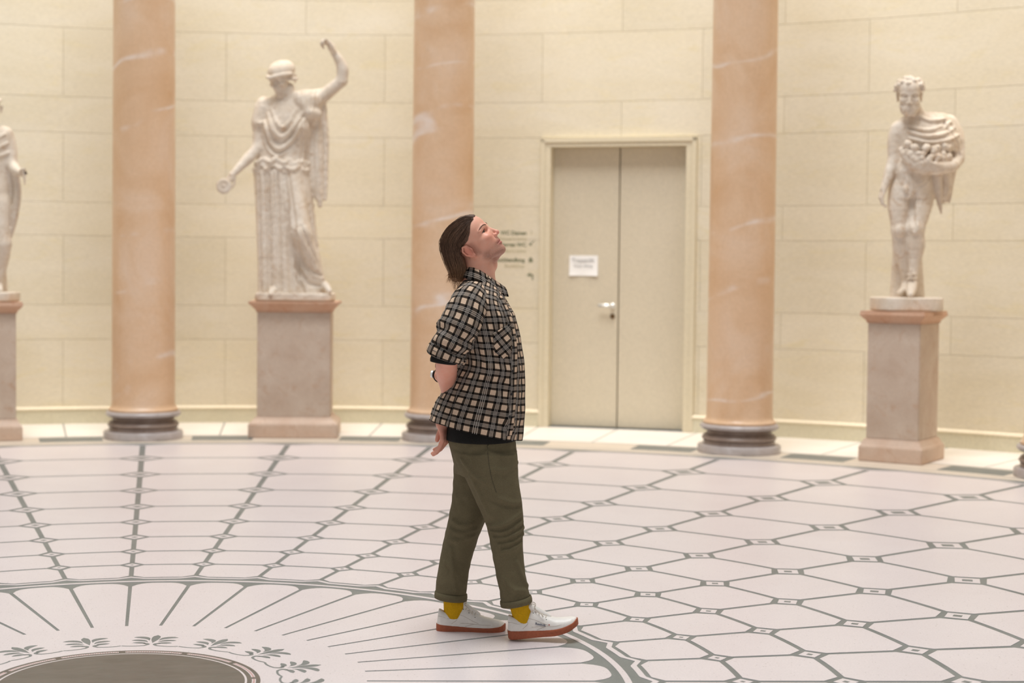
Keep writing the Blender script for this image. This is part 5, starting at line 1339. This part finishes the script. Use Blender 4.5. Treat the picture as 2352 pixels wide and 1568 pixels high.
def on_shirt(px, py, off):
    L = PV(px, py, -.15); h = bvh.ray_cast(Vector((L[0], -1, L[2])), Vector((0, 1, 0)))
    y = h[0].y if h[0] is not None else -.12
    return v3(L[0], y-off, L[2])
def sleeve(q, cl, rad_, name='sleeve'):
    P = smooth_path([PV(x, y, yy*q) for x, y, yy in cl], 5); m = len(P); rr = np.interp(np.linspace(0, 1, m), np.linspace(0, 1, len(rad_)), rad_); G, UV = [], []; L = 0
    n = 52
    for i in range(m):
        t = P[min(i+1, m-1)]-P[max(i-1, 0)]; t /= np.linalg.norm(t); u = np.cross(t, v3(0, 1, 0)); u /= np.linalg.norm(u); w_ = np.cross(u, t)
        if i: L += np.linalg.norm(P[i]-P[i-1])
        row, uv = [], []
        for k in range(n+1):
            a = 2*PI*k/n; s_ = i/(m-1)
            fold = .0040*math.sin(a*3+s_*9)*s_+.0050*math.sin(s_*26+2*math.cos(a)+1.3*math.sin(a*2))*(.6+1.0*sm(s_, .45, .8))*sm(s_, .25, .7)+.0022*math.sin(s_*47+a*3)
            r = rr[i]+fold; row.append(P[i]+r*(u*math.cos(a)+w_*math.sin(a)*.86)); uv.append((.078*(a+.4), -L+.01))
        G.append(row); UV.append(uv)
    return grid_mesh(name, G, UV, MT['plaid'], shirt, .0018), P, rr
CLN = [(1094, 664, .115), (1080, 690, .165), (1068, 722, .198), (1052, 758, .212), (1036, 790, .216), (1025, 815, .214)]
_, PN, RN = sleeve(-1, CLN, [.045, .074, .082, .084, .078, .069])
CLF = [(1094, 664, .115), (1080, 690, .165), (1070, 722, .198), (1058, 758, .212), (1046, 800, .216), (1034, 830, .20)]
_, PF, RF = sleeve(1, CLF, [.045, .070, .076, .074, .068, .060])
def roll(P, rr, q):      # rolled-up end of the sleeve and the dark sleeve under it
    t = P[-1]-P[-3]; t /= np.linalg.norm(t); u = np.cross(t, v3(0, 1, 0)); u /= np.linalg.norm(u); w_ = np.cross(u, t); G, UV = [], []
    for i in range(13):
        a = -PI*.9+2*PI*.9*i/12*.98; d = .021*math.cos(a+PI) ; ex = .0075*math.sin(a+PI)*-1
        row, uv = [], []
        for k in range(49):
            b = 2*PI*k/48; r = rr[-1]*1.05+.0022+ex+.0035*math.sin(b*4+1)+.002*math.sin(b*9)
            row.append(P[-1]+t*(-.004-d*(1+.22*math.sin(b*2)))+r*(u*math.cos(b)+w_*math.sin(b)*.88)); uv.append((.075*b+.02, .008*i+.3))
        G.append(row); UV.append(uv)
    grid_mesh('sleeve_roll', G, UV, MT['plaid'], shirt, .0015)
    G = []
    for i in range(8):
        row = []
        for k in range(41):
            b = 2*PI*k/40; r = (.0590-.0009*i-.003*(i == 7)); row.append(P[-1]+t*(-.02+.0078*i*(1-.25*math.cos(b)))+r*(u*math.cos(b)+w_*math.sin(b)*.86))
        G.append(row)
    return grid_mesh('undersleeve', G, None, MT['black'], shirt, .0015)
roll(PN, RN, -1); roll(PF, RF, 1)
# collar
for q in (-1, 1):
    up_ = smooth_path([PV(1066, 621, 0), PV(1079, 613, q*.042), PV(1103, 621, q*.064), PV(1133, 641, q*.056), PV(1161, 661, q*.030)], 6)
    lo_ = smooth_path([PV(1056, 634, 0), PV(1072, 640, q*.070), PV(1106, 652, q*.106), PV(1141, 676, q*.094), PV(1168, 681, q*.046)], 6)
    in_ = smooth_path([PV(1072, 640, 0), PV(1082, 640, q*.040), PV(1104, 648, q*.060), PV(1134, 662, q*.054), PV(1156, 676, q*.030)], 6)
    m = len(up_); G, UV = [], []; L = 0
    for i in range(m):
        if i: L += np.linalg.norm(up_[i]-up_[i-1])
        top = up_[i]; row = [in_[i], in_[i]*.4+top*.6, top+v3(0, 0, .001)]; out = (lo_[i]-top)
        for k in (.12, .35, .65, 1.0): row.append(top+out*k+v3(0, q*.007, .004)*math.sin(PI*k))
        G.append(row); UV.append([(L+.02, -.05), (L+.02, -.02), (L+.02, .0), (L+.02, .006), (L+.02, .016), (L+.02, .028), (L+.02, .042)])
    grid_mesh('collar', G, UV, MT['plaid'], shirt, .002)
# front band with buttons, chest pocket
bandpx = [(1150, 680), (1163, 705), (1174, 735), (1182, 770), (1185, 810), (1184, 850), (1183, 890), (1181, 930), (1177, 968), (1172, 1000)]
G, UV = [], []; L = 0
sp_ = smooth_path([v3(x, y, 0) for x, y in bandpx], 5)
for i, p in enumerate(sp_):
    if i: L += np.linalg.norm(p-sp_[i-1])*PXM
    row, uv = [], []
    for k in range(5):
        row.append(on_shirt(p[0]-10+k*3.2, p[1], .0035-.0012*(k in (0, 4)))); uv.append((.030*k/4+.0268, -L))
    G.append(row); UV.append(uv)
grid_mesh('button_band', G, UV, MT['plaid'], shirt, .0015)
for x, y in ((1175, 752), (1182, 797), (1181, 851), (1179, 904), (1175, 955)):
    bm = bmesh.new(); bmesh.ops.create_cone(bm, segments=16, radius1=.0058, radius2=.0050, depth=.003, cap_ends=True, matrix=Matrix.Rotation(R(90), 4, 'X')); b_ = frombm('button', bm, MT['button'], shirt)
    b_.location = on_shirt(x-4, y, .0065); b_.rotation_euler = (0, 0, R(35))
tl, tr, br, bl = np.array((1131, 764)), np.array((1173, 741)), np.array((1175, 806)), np.array((1135, 806)); G, UV = [], []
for i in range(13):
    row, uv = [], []; t = i/12
    for j in range(11):
        s_ = j/10; p = (tl*(1-s_)+tr*s_)*(1-t)+(bl*(1-s_)+br*s_)*t+np.array((0, (16 if t > 0 else 0)*t*(1-abs(2*s_-1))))
        row.append(on_shirt(p[0], p[1], .0042)); a = R(38); uu, vv = (p-tl)*PXM; uv.append((uu*math.cos(a)-vv*math.sin(a)+.02, -(uu*math.sin(a)+vv*math.cos(a))))
    G.append(row); UV.append(uv)
grid_mesh('chest_pocket', G, UV, MT['plaid'], shirt, .0022)
# ------------------------------------------------------------------ wrist watch on the far arm
wt = empty('wrist_watch', (0, 0, 0)); wt.parent = person
c_ = PV(1012, 861.5, .072); ax = PV(1012, 862, .07)-PV(1026, 846, .16); ax /= np.linalg.norm(ax); u = v3(-1, 0, .05); u -= ax*(u @ ax); u /= np.linalg.norm(u); w_ = np.cross(ax, u)
G = [[c_+ax*d+(.0325)*(u*math.cos(2*PI*k/32)+w_*math.sin(2*PI*k/32)) for k in range(33)] for d in (-.009, -.003, .003, .009)]
grid_mesh('strap', G, None, MT['watch_black'], wt, .003)
bm = bmesh.new(); bmesh.ops.create_cone(bm, segments=24, radius1=.0165, radius2=.015, depth=.009, cap_ends=True)
wc = frombm('watch_case', bm, MT['metal'], wt, True); sharp(wc); wc.location = c_+u*.037; wc.rotation_mode = 'QUATERNION'; wc.rotation_quaternion = Vector(u).to_track_quat('Z', 'Y')
